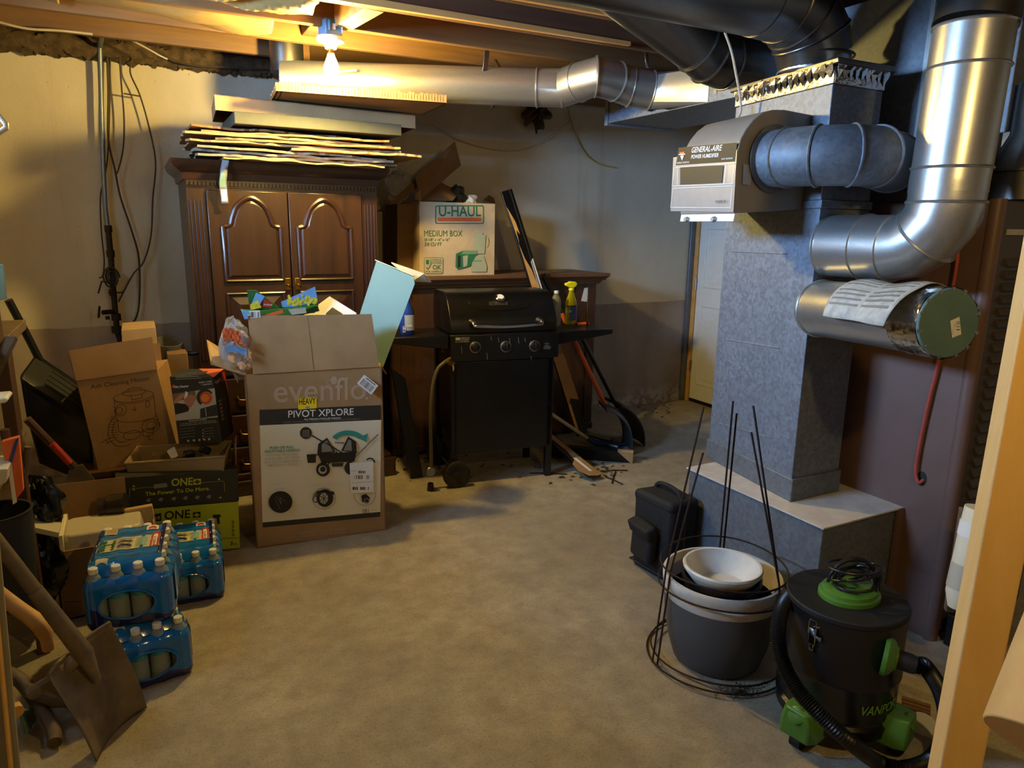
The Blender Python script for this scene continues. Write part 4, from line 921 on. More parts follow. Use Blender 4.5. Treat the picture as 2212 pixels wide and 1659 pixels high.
MB().tube([c0+ax*.4, c0+ax*.5, c0+ax*.6, c0+ax*.85, c0+ax*.97, c1], [.008,.011,.0095,.012,.011,.007], 'orange', 12).obj('grip', t)
MB().cyl(c0+ax*.85, c0+ax*.95, .0124, .0118, 'black', 12).obj('grip_end', t)
MB().cyl(c0, c0+ax*.42, .0035, m='steel', n=8).cyl(c0+ax*.38, c0+ax*.47, .009, .009, 'black', 10).obj('shaft', t)
c = aZ(880,722,.926); bt = bottle_spray('blue_spray_bottle', 'dark blue spray bottle at the back of the left grill shelf', c, .25, 'bluep', 'black', 'lgrey', None)
a = Art(c+V((0,-.0285,0)),(0,-1,0),.001); a.rect(870,704,876,718,'paper'); a.bars(871,705,875,717,'ink',9,False); a.rect(879,702,890,705,'paper'); a.obj('lettering', bt)
# ------------------------------------------------------------------ snow shovels beside the dresser
def snow_shovel(name, label, top, foot, wdir, mh, mg, mb_, wid=.36, hgt=.34, bul=.10, split=.62):
    t = thing(name, label, 'shovel', foot); top, foot = V(top), V(foot); wdir = V(wdir).normalized()
    ax = (foot-top).normalized(); nrm = ax.cross(wdir).normalized(); bt_ = foot-ax*hgt*.98
    m1 = top.lerp(bt_, .3)
    MB().cyl(m1, bt_+ax*.06, .0155, m=mh, n=14).obj('handle', t)
    MB().cyl(top, m1, .018, .016, mg, 14).obj('grip', t)
    if nrm.x < 0: nrm = -nrm
    def f(u, v): return bt_+ax*(hgt*v)+wdir*(wid*(u-.5)*(1 if v < .8 else 1))+nrm*(bul*math.sin(PI*v*.95)**.8*1.0-.02*(2*u-1)**2)
    b = MB().grid(f, 16, 14, mb_).obj('blade', t, sol=.006)
    MB().rings([[f(u_,0)+nrm*.002+ax*-.012, f(u_,0)-nrm*.004+ax*.012, f(u_,.03)+nrm*.012] for u_ in (0,1)], mb_).obj('top_lip', b)
    for u_ in (.3,.5,.7): MB().tube([V(f(u_,v_))+nrm*.005 for v_ in (.05,.2,.4,.6,.8)], .005, mb_, 6).obj('rib', b)
    return t
snow_shovel('snow_shovel', 'grey snow shovel with an orange-red handle leaning on the dresser', aY(1172,592,4.38), aZ(1352,968,.01), (-.35,-.8,.05), 'orange', 'black', 'pshovel', .30, .36, .085)
snow_shovel('snow_shovel', 'snow shovel with a dark grey handle right of the orange-handled one', aY(1222,660,4.41), aZ(1369,950,.01), (-.1,-.9,.0), 'black', 'black', 'pshovel', .30, .34, .075)
t = thing('snow_brush', 'white-poled brush with blue end lying behind the grill', 'brush', aZ(1285,958,.05))
p_, q_ = aY(1180,887,4.12), aZ(1283,956,.055); MB().cyl(p_, q_, .013, m='offw', n=14).obj('pole', t); MB().cyl(p_-(q_-p_).normalized()*.002, p_.lerp(q_,.06), .0145, m='black', n=14).obj('end_sleeve', t)
e_ = q_+(q_-p_).normalized()*.02+V((.26,-.02,-.035)); MB().tube([q_-(q_-p_).normalized()*.06, q_, q_.lerp(e_,.5), e_], [.014,.02,.018,.01], 'bluep', 12).obj('blue_head', t)
for k, (x0, y0, x1, y1) in enumerate(((1262,936,1322,952),(1275,951,1336,966))):
    tag(MB().cyl(aZ(x0,y0,.035), aZ(x1,y1,.02), .019, m='alum', n=16).obj('grey_tube'), ['upper of two short grey tubes lying below the shovels','lower of two short grey tubes lying on the black trim board'][k], 'tube')
lv = MB(); rr = random.Random(21)
for px, py, sx, sy, n in ((1300,1015,40,14,26),(1010,1000,150,22,34),(1395,880,60,14,18),(1420,890,30,10,10),(1230,1035,80,12,10),(905,1010,40,10,12)):
    for _ in range(n):
        p = aZ(px+rr.gauss(0,sx/1.6), py+rr.gauss(0,sy/1.6), .004); an = rr.uniform(0,6.3); L = rr.uniform(.008,.028)
        d_ = V((math.cos(an),math.sin(an),0)); e2 = V((-d_.y,d_.x,0))*L*.35
        lv.mesh([p-d_*L, p+e2+V((0,0,.006)), p+d_*L, p-e2+V((0,0,.003))], [(0,1,2,3)], 'leaf')
tag(lv.obj('leaf_litter', sm=0), 'dry leaf and bark crumbs on the floor around the grill', 'debris', kind='stuff')
for k, (x0, y0, x1, y1) in enumerate(((1302,1018,1355,1016),(1308,1030,1345,1046),(1330,1018,1322,1044),(1145,1022,1225,1024))):
    p_, q_ = aZ(x0,y0,.006), aZ(x1,y1,.006); tag(MB().tube([p_, p_.lerp(q_,.5)+V((.0,.006,.003)), q_], .004, 'rust', 6).obj('twig'), ['long thin twig on the floor right of the cardboard-wrapped board','twig pointing to the camera below the cardboard-wrapped board','short twig crossing the others right of the wrapped board','thin stick on the floor behind the right grill leg'][k], 'twig')
# ------------------------------------------------------------------ stroller-wagon carton
E0, E1 = aZ(555,1185,0), aZ(834,1145,0); eu = (E1-E0).normalized(); ew = V((-eu.y, eu.x, 0)); EW = (E1-E0).length; EH = .865
t = thing('stroller_carton', 'tall open printed cardboard carton for a stroller wagon standing mid-floor', 'box', (E0+E1)/2)
def EP(u, w_, z): return E0+eu*u+ew*w_+V((0,0,z))
ED = .36; th = .006
for a_, b_ in (((0,0),(EW,0)),((EW,0),(EW,ED)),((EW,ED),(0,ED)),((0,ED),(0,0))):
    p_, q_ = EP(*a_,0), EP(*b_,0); n_ = (q_-p_).cross(V((0,0,1))).normalized()*-th
    MB().slab([p_, q_, q_+V((0,0,EH)), p_+V((0,0,EH))], n_, 'card').obj('carton_wall', t)
MB().slab([EP(0,0,.002),EP(EW,0,.002),EP(EW,ED,.002),EP(0,ED,.002)], (0,0,th), 'card').obj('carton_bottom', t)
fl = [EP(.035,.0,EH), EP(EW-.015,.0,EH), EP(EW-.035,.045,EH+.255), EP(.03,.045,EH+.265)]
flap('front_flap', fl, 'card', t, .005)
q = MB(); mid = (fl[0]+fl[1])/2; q.tube([mid+V((-.02,-.003,.005)), (fl[2]+fl[3])/2+V((-.02,-.003,-.005))], .002, 'card_dk', 6); q.obj('fold_line', t)
flap('left_flap', [EP(0,.0,EH), EP(-.14,.0,EH+.06), EP(-.155,.2,EH+.14), EP(0,.34,EH)], 'card_lt', t, .005)
flap('right_flap', [EP(EW,.04,EH), EP(EW+.03,.05,EH-.05), EP(EW+.035,.3,EH-.06), EP(EW,.33,EH)], 'card', t, .005)
flap('back_flap', [EP(.02,ED,EH), EP(EW-.02,ED,EH), EP(EW-.04,ED+.1,EH+.06), EP(.04,ED+.1,EH+.06)], 'card', t, .005)
a = Art(E0, -ew, .0012)
def e(x, y): return (520+x/3.95, 780+y/3.95)
def E_(*p): return [e(*q) for q in p]
def et(s, x0, y0, x1, y1, m, **k): a.text(s, e(x0,y0), e(x1,y1), m, **k)
et('evenflo', 283,352, 1068,322, 'evlogo', hs=1.06, bold=.012); a.disc(*e(1076,317), 3, 'evlogo')
a.disc(*e(795,165), 7, 'evlogo', ry=9); a.disc(*e(765,182), 9, 'evlogo', ring=1.5, a0=90, a1=290, ry=6)
a.poly(E_((160,415),(1195,375),(1197,500),(162,548)), 'char'); a.poly(E_((162,548),(1197,500),(1190,1285),(186,1375)), 'cream'); a.poly(E_((186,1375),(1190,1285),(1188,1325),(188,1418)), 'char')
a.poly(E_((488,316),(645,306),(651,400),(491,413)), 'yellow'); et('HEAVY', 497,372, 640,362, 'ink', hs=1.75, bold=.03); a.poly(E_((553,385),(590,383),(590,405),(555,407)), 'lgrey'); a.bars(*e(556,385), *e(588,404), 'grey_pr', 8)
et('PIVOT XPLORE', 405,480, 962,457, 'paper', hs=1.05, bold=.015)
et('ALL-TERRAIN STROLLER WAGON', 540,502, 850,490, 'paper', bold=.02); et("CHARIOT D'ENFANT TOUT-TERRAIN | CARRIOLA VAGONETA TODOTERRENO", 360,527, 1022,496, 'grey_pr')
et('PUSH OR PULL', 248,750, 455,740, 'teal', hs=1.1, bold=.03); et('ADJUSTABLE HANDLE', 200,780, 503,767, 'teal', hs=1.1, bold=.03)
for s, x0, y0, x1, y1 in (('POIGNÉE RÉGLABLE',215,810,490,799),('À POUSSER OU TIRER',203,842,503,828),('ASA AJUSTABLE PARA',197,870,510,857),('EMPUJAR O TIRAR',230,897,485,886)): et(s, x0,y0, x1,y1, 'lgrey', bold=.01)
a.disc(*e(555,610), 13, 'char'); [a.line(E_((525,590+12*k),(585,588+12*k)), .0016, 'lgrey') for k in range(5)]
# arrow
pts = []
for k in range(15):
    an = math.radians(150-115*k/14); pts.append((915+155*math.cos(an)*1.02, 705-118*math.sin(an)))
inn = [(915+(p[0]-915)*.72, 705+(p[1]-705)*.66) for p in pts]
for k in range(14): a.mesh([a.at(*e(*z_))+a.n*a.k for z_ in (pts[k], pts[k+1], inn[k+1], inn[k])], [(0,1,2,3)], 'teal')
a.up(); a.poly(E_((1005,648),(1085,612),(1068,686)), 'teal')
a.line(E_((975,815),(1170,620)), .008, 'grey_pr'); a.line(E_((800,690),(880,692)), .007, 'grey_pr'); a.line(E_((605,630),(720,695)), .006, 'ink')
a.poly(E_((655,785),(985,768),(968,850),(690,866)), 'ink'); a.poly(E_((660,700),(735,648),(805,772),(650,790)), 'ink'); a.poly(E_((688,710),(732,668),(785,765),(690,772)), 'grey_pr')
a.poly(E_((855,760),(915,638),(982,682),(985,772)), 'ink'); a.poly(E_((872,758),(917,662),(940,672),(945,760)), 'grey_pr')
a.line(E_((720,690),(965,840)), .006, 'ink'); a.line(E_((820,765),(735,890)), .006, 'ink'); a.line(E_((640,795),(990,770)), .005, 'ink')
a.poly(E_((560,790),(640,785),(640,855),(632,860),(570,862)), 'ink'); a.poly(E_((770,865),(875,860),(868,890),(780,895)), 'char')
a.disc(*e(700,917), 15, 'ink'); a.disc(*e(695,920), 9, 'lgrey'); a.disc(*e(698,915), 6, 'ink'); a.disc(*e(930,905), 12, 'ink', ry=14); a.disc(*e(1100,860), 11, 'ink', ring=3, a0=0, a1=140)
a.poly(E_((925,862),(1125,850),(1130,1110),(935,1120)), 'paper'); a.bars(*e(1000,928), *e(1065,950), 'ink', 12); a.bars(*e(945,965), *e(1095,998), 'ink', 18); a.bars(*e(950,1065), *e(1115,1090), 'ink', 10); a.bars(*e(935,910), *e(980,960), 'grey_pr', 6, False); a.line(E_((930,1030),(1125,1018)), .001, 'ink')
a.disc(*e(338,1192), 25.5, 'ink', ry=23.5); a.line(E_((300,1140),(345,1210),(330,1150),(380,1190)), .0016, 'grey_pr'); a.line(E_((290,1160),(330,1250)), .0014, 'grey_pr')
a.disc(*e(705,1162), 25, 'ink', ring=.7, ry=23); a.disc(*e(715,1158), 18, 'ink', ry=19); a.disc(*e(705,1160), 9, 'lgrey', ry=12); [a.line([e(705,1160), e(705+36*math.cos(k),1160+46*math.sin(k))], .003, 'ink') for k in (0,.9,1.8,2.7,3.6,4.5,5.4)]
a.disc(*e(635,1165), 6, 'ink', ring=2, ry=8); a.poly(E_((615,1140),(650,1095),(790,1100),(798,1130),(700,1090)), 'ink')
a.disc(*e(1052,1122), 24, 'ink', ring=.7, a0=180, a1=370, ry=25); a.poly(E_((1022,1135),(1060,1120),(1095,1150),(1090,1195),(1030,1190)), 'ink'); a.disc(*e(1068,1180), 6, 'grey_pr', ring=2)
for L_ in ([(245,1035),(405,1025)], [(600,1038),(800,1022)], [(560,1055),(850,1038)], [(285,1080),(370,1074)]): a.line(E_(*L_), .0012, 'lgrey')
a.bars(*e(1032,1248), *e(1095,1283), 'ink', 12); a.line(E_((1105,1258),(1150,1255)), .0014, 'grey_pr')
for s, x0, y0, x1, y1 in (('CONTAINS 1 STROLLER WAGON',490,1462,893,1420),('CONTIENT 1 CHARIOT DE BÉBÉ',515,1488,885,1450),('CONTIENE 1 CARRIOLA VAGONETA',492,1525,893,1480)): et(s, x0,y0, x1,y1, 'evlogo', hs=1.1)
a.poly(E_((1045,108),(1165,200),(1105,278),(985,182)), 'paper')
for k in range(15):
    f0 = .12+k*.052; f1 = f0+.03*random.uniform(.4,1); L0 = lambda f_, g: e(985+120*f_+60*g+ -0*g, 182+96*f_-74*g)
    a.mesh([a.at(*L0(f_, g))+a.n*a.k for f_, g in ((f0,.12),(f1,.12),(f1,.72),(f0,.72))], [(0,1,2,3)], 'ink')
a.up(); a.line([e(1062,135), e(1140,196)], .004, 'char')
a.obj('printed_artwork', t)
# carton contents
t = thing('teal_box_lid', 'pale teal cardboard box panel sticking up out of the stroller carton', 'box', aY(830,700,3.5))
P = [aY(813,564,3.56), aY(893,598,3.45), aY(896,613,3.45), aY(826,797,3.44), aY(758,740,3.56)]
MB().slab(P, (.012,.03,0), 'teal_b').obj('panel', t)
MB().slab([P[0]+V((-.006,.004,.004)), P[1]+V((.004,.004,.004)), P[1]+V((.016,.032,0)), P[0]+V((.01,.03,0))], (0,.004,.004), 'paper').obj('inner_edge', t)
rr = random.Random(5)
for k in range(4):
    z_ = .004*k; c = [aY(845+10*k,568+4*k,3.60+.02*k), aY(915+3*k,592+3*k,3.50+.02*k), aY(925+2*k,610,3.51+.02*k), aY(890,608,3.5+.02*k)]
    tag(MB().slab(c, (.004,.006,.004), 'paper' if k % 2 else 'lgrey').obj('folded_sheet', sm=0), ['lowest glossy white sheet behind the teal panel','second white sheet behind the teal panel','third white sheet behind the teal panel','topmost white sheet behind the teal panel'][k], 'paper', 'white sheets behind the teal panel')
t = thing('white_carton_flap', 'white carton piece with a black square print at the top of the stroller carton', 'box', EP(.35,.18,.9))
P = [aY(640,692,3.55), aY(712,640,3.60), aY(770,676,3.52), aY(766,700,3.50), aY(660,715,3.5)]
MB().slab(P, (0,.03,-.01), 'white').obj('panel', t)
nn = (P[1]-P[0]).cross(P[2]-P[0]); a = Art(P[0], nn, .0015); a.poly([(705,676),(718,664),(740,678),(735,690),(700,690)], 'ink'); a.obj('printed_square', t)
def pouch(name, px, Y, m, label, fold):
    t = thing(name, label, 'bag', aY(*px[0], Y)); P = [aY(x, y, Y+dy) for (x, y), dy in zip(px, fold)]
    MB().slab(P, (.005,.02,0), m).obj('pouch', t, sm=0); return t
VB = pm('sky_blue_print', '#6f9fd0', .35, 0, .08, 8); VG = pm('dark_green_bag', '#1f5a2a', .35, 0, .12, 10); VY = pm('sweetcorn_print', '#d9c43a', .4, 0, .25, 60)
t1 = pouch('vegetable_bag', [(533,627),(553,628),(607,668),(600,690),(540,670)], 3.50, VG, 'printed vegetable bag with a red heart logo at the left of the carton contents', [0,0,.02,.0,.0])
a = Art(aY(560,650,3.49),(0,-1,0),.001); a.poly([(553,632),(572,640),(560,660),(540,664)], VB); a.poly([(540,658),(556,648),(565,664),(541,670)], VY); a.poly([(569,646),(582,650),(590,655),(583,664),(567,662)], 'redp'); a.text('Del Monte', (570,659), (588,660), 'paper', 1.1, 0, .03); a.obj('printed_front', t1)
t1 = pouch('vegetable_bag', [(607,655),(680,620),(688,660),(680,676),(580,684)], 3.53, VG, 'printed vegetable bag with yellow sweetcorn picture behind the torn green bag', [0,0,.0,.0,.0])
a = Art(aY(650,650,3.53),(0,-1,0),.0012); a.poly([(607,652),(680,619),(687,652),(640,662),(610,664)], VB)
for _ in range(60): a.disc(rr.uniform(622,682), rr.gauss(651,5), rr.uniform(2,3.6), VY, n=8); a.k -= .0003*.9
a.obj('printed_front', t1)
t1 = pouch('vegetable_bag', [(519,668),(560,672),(686,660),(690,672),(568,700),(566,722),(540,700)], 3.45, VG, 'torn dark green bag with a white barcode patch hanging over the carton front edge', [.05,.0,.04,.06,-.02,-.03,.02])
a = Art(aY(560,680,3.43),(0,-1,0),.001); a.poly([(538,672),(561,670),(563,686),(542,688)], 'paper'); a.bars(541,674,560,686,'ink',10); a.poly([(521,672),(532,674),(537,688),(528,690)], VB); a.poly([(572,680),(610,668),(612,676),(576,686)], 'orange'); a.poly([(622,668),(660,664),(662,676),(630,680)], 'lgrey'); a.obj('printed_back', t1)
o = crumple('plastic_bag', EP(-.03,.06,EH+.115), .1, 'clearbag', 'crinkled clear plastic bag with red and blue print draped over the carton corner', 'bag', (.72,.6,1.2), 8)
q = MB(); C_ = EP(-.045,-.0,EH+.17)
def bp(u, v, x0, z0, w_, h_): return C_+V((x0+w_*(u-.5), -.052+.25*(x0+w_*(u-.5)+.01)**2+.004*math.sin(22*u+9*v), z0+h_*(v-.5)+.01*math.sin(5*u)))
q.grid(lambda u, v: bp(u, v, -.005, .02, .075, .055), 8, 6, 'orange'); q.grid(lambda u, v: bp(u, v, .01, -.045, .085, .03), 8, 4, VB); q.grid(lambda u, v: bp(u, v, .03, -.02, .06, .012), 8, 2, 'orange'); q.obj('bag_print', o, sm=40)
# ------------------------------------------------------------------ boxes along the left
t = thing('brown_chest', 'low dark brown chest carrying the ash-cleaner carton', 'chest', (0,3.9,0))
MB().bb((-.32,3.73,0),(.14,4.05,.385),'dress').obj('body', t, bev=.004); MB().bb((-.34,3.71,.36),(.16,4.06,.39),'dress').obj('lid', t, bev=.004); MB().bb((-.33,3.722,.25),(.15,3.73,.27),'dress_top').obj('trim_strip', t)
AB = 3.75
t = thing('ash_cleaner_carton', 'tilted brown carton printed with a line drawing of a canister cleaner', 'box', aY(212,1018,AB))
o, P = quadbox('carton', [(165,823),(340,798),(386,985),(212,1018)], AB, .27, 'card', t, dv=(.055,.27,0))
P = [aY(165,823,AB), aY(340,798,AB), aY(328,728,AB+.05), aY(148,757,AB+.05)]; flap('front_flap', P, 'card_dk', t); flap('side_flap', [aY(165,823,AB), aY(148,757,AB+.05), aY(158,770,AB+.10), aY(176,815,AB+.12)], 'card_dk', t)
flap('back_flap', [aY(352,795,AB+.26), aY(345,740,AB+.27), aY(262,752,AB+.30), aY(200,815,AB+.27)], 'card', t)
a = Art((0,AB,0),(0,-1,0),.001)
def h(x, y): return (x/3.607, 540+y/3.607)
def Hs(*p): return [h(*q) for q in p]
a.text('Ash Cleaning Master', h(710,1082), h(1172,1012), 'ink', .95, 0, 0)
W_ = .0022
def ell(cx_, cy_, rx, ry, a0=0, a1=360, n=26, rot=-.12): return [h(cx_+rx*math.cos(math.radians(a0+(a1-a0)*i/n)), cy_+ry*math.sin(math.radians(a0+(a1-a0)*i/n))+rot*rx*math.cos(math.radians(a0+(a1-a0)*i/n))) for i in range(n+1)]
for L_ in (ell(1040,1140,155,42), ell(1045,1108,90,26), ell(1050,1085,55,16,150,390), ell(1065,1300,155,36,5,175), ell(1070,1385,150,36,5,175), ell(1050,1150,155,42,10,170), ell(940,1248,46,44), ell(930,1250,26,26), ell(960,1400,118,130,60,235), ell(965,1395,88,100,60,230), ell(1030,1440,68,34), ell(1175,1370,70,52), ell(1180,1365,40,30), ell(1150,1200,14,30,0,360)): a.line(L_, W_, 'ink')
for L_ in ([(888,1150),(905,1320)], [(1196,1130),(1218,1300)], [(915,1310),(925,1400)], [(1225,1300),(1240,1370)], [(1020,1130),(1030,1165),(1110,1150),(1105,1115)], [(1030,1235),(1060,1250),(1045,1212)], [(880,1450),(780,1502)], [(895,1475),(830,1505)], [(820,1470),(850,1500)], [(1105,1335),(1210,1310)], [(1110,1400),(1200,1380),(1190,1440),(1120,1450),(1110,1400)], [(1150,1440),(1165,1475),(1200,1465)]): a.line(Hs(*L_), W_, 'ink')
for k in range(9): a.line(Hs((860-4*k+20*(k>4),1300+20*k),(895+4*k,1295+20*k)), W_*.8, 'ink')
a.obj('printed_artwork', t)
t = thing('light_carton', 'light brown open carton behind the ash-cleaner carton', 'box', aY(300,850,4.1))
P = [aY(262,713,4.14), aY(336,706,4.14), aY(350,860,4.14), aY(262,860,4.14)]; P[2].z = P[3].z = 0; MB().hexa(P+[p_+V((0,.3,0)) for p_ in P], 'card_lt').obj('carton', t, bev=.003)
t = thing('saucepan', 'grey-green metal pan with a dark handle on the light carton', 'pan', aY(362,760,4.3))
c = aY(362,752,4.3); MB().lathe([(0,-.06),(.06,-.06),(.075,.04),(.07,.04),(.055,-.05),(0,-.05)], 'galv_old', c, Euler((.25,.1,0)).to_matrix()).obj('pan', t); MB().tube([c+V((.06,-.03,-.03)), c+V((.13,-.05,-.03)), c+V((.15,-.05,-.025))], .013, 'black', 10).obj('handle', t)
tag(MB().bb((.1,4.14,0),(.2,4.5,.86),'card_dk').obj('narrow_carton', bev=.004), 'narrow dim carton standing left of the armoire under the pan', 'box')
t = thing('support_carton', 'brown carton under the tan plastic crate', 'box', (.1,3.6,0))
MB().bb((-.12,3.515,0),(.335,3.70,.375),'card').obj('carton', t, bev=.003)
flap('flap', [(.336,3.5,.37),(.336,3.69,.37),(.365,3.68,.50),(.345,3.52,.48)], 'card', t)
# crate
t = thing('plastic_crate', 'shallow tan plastic crate holding cables and the heater carton', 'crate', (.1,3.6,.38)); z0 = .48
K = [aZ(270,1001,z0), aZ(486,986,z0), aZ(500,953,z0), aZ(297,966,z0)]; cen = sum(K, V())/4; B_ = [cen+(p-cen)*.93+V((0,0,-.1)) for p in K]
MB().slab(B_, (0,0,.005), 'tan').obj('bottom', t)
for i in range(4):
    p_, q_ = K[i], K[(i+1) % 4]; n_ = (q_-p_).cross(V((0,0,1))).normalized()*-.004
    MB().hexa([B_[i], B_[(i+1)%4], q_, p_, B_[i]+n_, B_[(i+1)%4]+n_, q_+n_, p_+n_], 'tan').obj('side_wall', t)
MB().tube(K, .006, 'tan', 6, closed=True).obj('rim', t)
q = MB()
for u in (.2,.45,.7): q.bb((K[3].x+.4*u-.02,K[3].y-.06*u-.012,z0-.045),(K[3].x+.4*u+.03,K[3].y-.06*u-.006,z0-.03),'card_lt')
q.obj('slot', t)
# heater carton
HB = 3.60
t = thing('heater_carton', 'black and orange printed heater carton standing in the tan crate', 'box', aY(430,950,HB))
Fp = [aY(366.5,814,HB), aY(461,816,HB), aY(480,955,HB), aY(387,960,HB)]; Bp = [aY(389,797,HB+.13), aY(484,797,HB+.13), aY(505,932,HB+.13), aY(410,938,HB+.13)]
mb = MB(); mb.hexa(Fp+Bp, 'char'); o = mb.obj('carton', t)
def qx(x, y): return (360+x/6.91, 780+y/6.91)
def Q(*p): return [qx(*k) for k in p]
a = Art((0,HB,0),(0,-1,0),.001)
a.poly(Q((78,490),(715,403),(762,838),(135,890)), 'lgrey'); a.poly(Q((78,490),(420,440),(440,520),(100,620)), 'card_dk'); a.poly(Q((105,620),(290,640),(340,700),(320,750),(130,800)), 'ink')
a.poly(Q((250,580),(330,510),(380,490),(400,520),(440,500),(445,560),(420,600),(370,680),(330,690),(280,640)), 'skin'); a.poly(Q((110,590),(200,490),(270,480),(275,520),(200,590),(120,640)), 'skin'); a.poly(Q((280,445),(320,470),(310,520),(260,570)), 'paper')
a.disc(*qx(575,565), 19, 'lgrey'); a.disc(*qx(572,540), 18.5, 'char', a0=30, a1=240); a.disc(*qx(590,550), 14, 'orange'); a.disc(*qx(575,550), 11.5, 'redp'); a.disc(*qx(575,548), 9.8, 'orange'); a.disc(*qx(575,548), 8.4, pm('glow_orange_print', '#e07a25', .5, 0, .05))
a.poly(Q((500,710),(740,640),(762,810),(500,850)), 'char'); a.line(Q((575,700),(590,820)), .003, 'lgrey')
a.disc(*qx(105,375), 3.6, 'orange'); a.text('Mr.Heater', qx(125,403), qx(330,383), 'paper', 1.2, 0, .03); a.text('10,000 / 12,000', qx(478,328), qx(672,308), 'paper', 1, .1, .03); a.text('/ 15,000 BTU', qx(512,360), qx(675,345), 'paper', 1, .1, .03)
for k in range(4): a.line(Q((150-8*k,190+26*k),(440+25*k,165+28*k)), .004, 'grey_pr')
a.text('PROPANE TANK TOP HEATER', qx(330,900), qx(595,872), 'paper', 1.4, 0, .02); a.text('CALEFACTOR DE PROPANO', qx(205,940), qx(728,888), 'lgrey', .6); a.text('CHAUFFAGE AU PROPANE', qx(195,968), qx(748,910), 'lgrey', .6)
for k in range(4): a.line(Q((190,1010+42*k),(420,985+42*k)), .002, 'grey_pr'); a.line(Q((550,1000+42*k),(700,985+42*k)), .002, 'grey_pr'); a.disc(*qx(540,1025+42*k), 1.5, 'lgrey')
for x in (320,405,485,560,630): a.disc(*qx(x,1205-.08*x), 2.6, 'lgrey')
a.obj('printed_front', t)
up_ = V((0,-.0004,.0016)); MB().mesh([Bp[0]+up_, Fp[0].lerp(Fp[1],.62)*.0+Bp[0].lerp(Bp[1],.42)+up_, Fp[1]+up_, Bp[1]+up_], [(0,1,2,3)], 'orange').obj('printed_top', t, sm=0)
ns = (Bp[1]-Fp[1]).cross(Fp[2]-Fp[1]); a = Art(Fp[1], ns, .001); a.poly(Q((805,190),(862,150),(1000,950),(900,1030)), 'redp'); a.poly(Q((700,245),(805,185),(810,320),(720,360)), 'ink'); a.text('Heater', qx(735,350), qx(805,285), 'paper', 1.3, 0, .03); a.poly(Q((712,330),(722,265),(738,320)), 'orange'); a.disc(*qx(872,620), 5, 'orange', ry=14); a.poly(Q((835,680),(870,740),(905,740),(900,800),(850,760)), 'paper'); a.poly(Q((930,750),(985,930),(910,1020),(900,940)), 'lgrey')
for k in range(6): a.poly(Q((760+8*k,590+55*k),(800+8*k,565+55*k),(812+8*k,590+55*k),(772+8*k,620+55*k)), 'grey_pr')
a.obj('printed_side', t)
# power adapter and plugs in the crate
t = thing('power_adapter', 'black plug adapter with a cable lying in the tan crate', 'adapter', aZ(408,985,z0))
c = aZ(408,983,z0); MB().box(c+V((0,0,-.01)), (.045,.04,.06), 'black', (.1,.05,.3)).obj('body', t, bev=.006); MB().box(aZ(443,972,z0), (.05,.03,.035), 'black', (0,.5,.2)).obj('plug', t, bev=.006)
MB().tube([c+V((.01,-.01,.02)), c+V((-.03,-.02,.0)), c+V((-.02,-.03,-.03)), c+V((.04,-.02,-.02)), aZ(440,980,z0)], .004, 'black', 8, sm=5).obj('cable', t)
for k in range(2): MB().box(c+V((-.008+.016*k,.0,.04)), (.003,.007,.02), 'steel').obj('prong', t)
tag(MB().slab([aZ(360,975,z0), aZ(372,968,z0), aZ(380,988,z0-.02), aZ(370,990,z0-.02)], (.01,.012,.004), 'paper').obj('paper_scrap'), 'white paper scrap standing in the tan crate', 'paper')
# tool cartons
YB_ = 3.43
t = thing('tool_carton', 'bright lime-yellow printed tool carton on the floor', 'box', aZ(400,1195,0))
o, P = quadbox('carton', [(250,1107),(515,1084),(519,1184),(254,1212)], YB_, .08, 'lime', t)
a = Art((0,YB_,0),(0,-1,0),.001)
def r3(x, y): return (x/3.95, 980+y/3.95)
a.text('ONE', r3(1402,562), r3(1622,546), 'ink', 1.1, 0, .04); a.poly([r3(*p) for p in ((1645,500),(1710,494),(1712,542),(1647,548))], 'ink'); a.line([r3(1678,506), r3(1680,538)], .008, 'lime'); a.line([r3(1655,524), r3(1702,520)], .008, 'lime')
a.poly([r3(*p) for p in ((1318,515),(1375,505),(1378,570),(1318,580))], 'ink'); a.text('18', r3(1330,562), r3(1366,556), 'lime', 1, 0, .05)
a.poly([r3(*p) for p in ((1815,520),(1880,516),(1884,538),(1870,545),(1878,595),(1855,600),(1848,550),(1818,548))], 'ink'); a.line([r3(1880,725), r3(2052,712)], .0016, 'ink'); a.text('3', r3(1966,778), r3(1985,776), 'ink', 1, 0, .05); a.text('YEAR', r3(1990,775), r3(2025,772), 'ink', 1.2, 0, .02)
for k, y in enumerate((585,620,655,690)): a.disc(*r3(1990,y), 2.2, 'ink', ring=1); a.line([r3(1975,y-14), r3(1990,y-16)], .003, 'ink')
a.text('LIMITED WARRANTY', r3(1990,790), r3(2040,786), 'ink'); a.obj('printed_artwork', t)
t = thing('tool_carton', 'black printed tool carton with lime lettering stacked on the yellow one', 'box', aY(390,1100,YB_))
o, P = quadbox('carton', [(248,1033),(514,1013),(516.5,1082),(252,1104)], YB_-.002, .08, 'char', t)
a = Art((0,YB_-.002,0),(0,-1,0),.001)
a.text('ONE', r3(1462,276), r3(1645,264), 'lime_t', 1.15, 0, .04); a.poly([r3(*p) for p in ((1650,218),(1714,212),(1715,260),(1652,266))], 'lime_t'); a.line([r3(1682,222), r3(1684,256)], .008, 'char'); a.line([r3(1660,242), r3(1706,237)], .008, 'char')
a.text('The Power To Do More.', r3(1240,358), r3(1790,308), 'lime_t', .95, 0, .035)
a.line([r3(1105,380), r3(1105,305), r3(1118,298), r3(1310,282)], .0014, 'lime_t'); a.line([r3(1720,246), r3(1900,232), r3(1912,240), r3(1916,325)], .0014, 'lime_t')
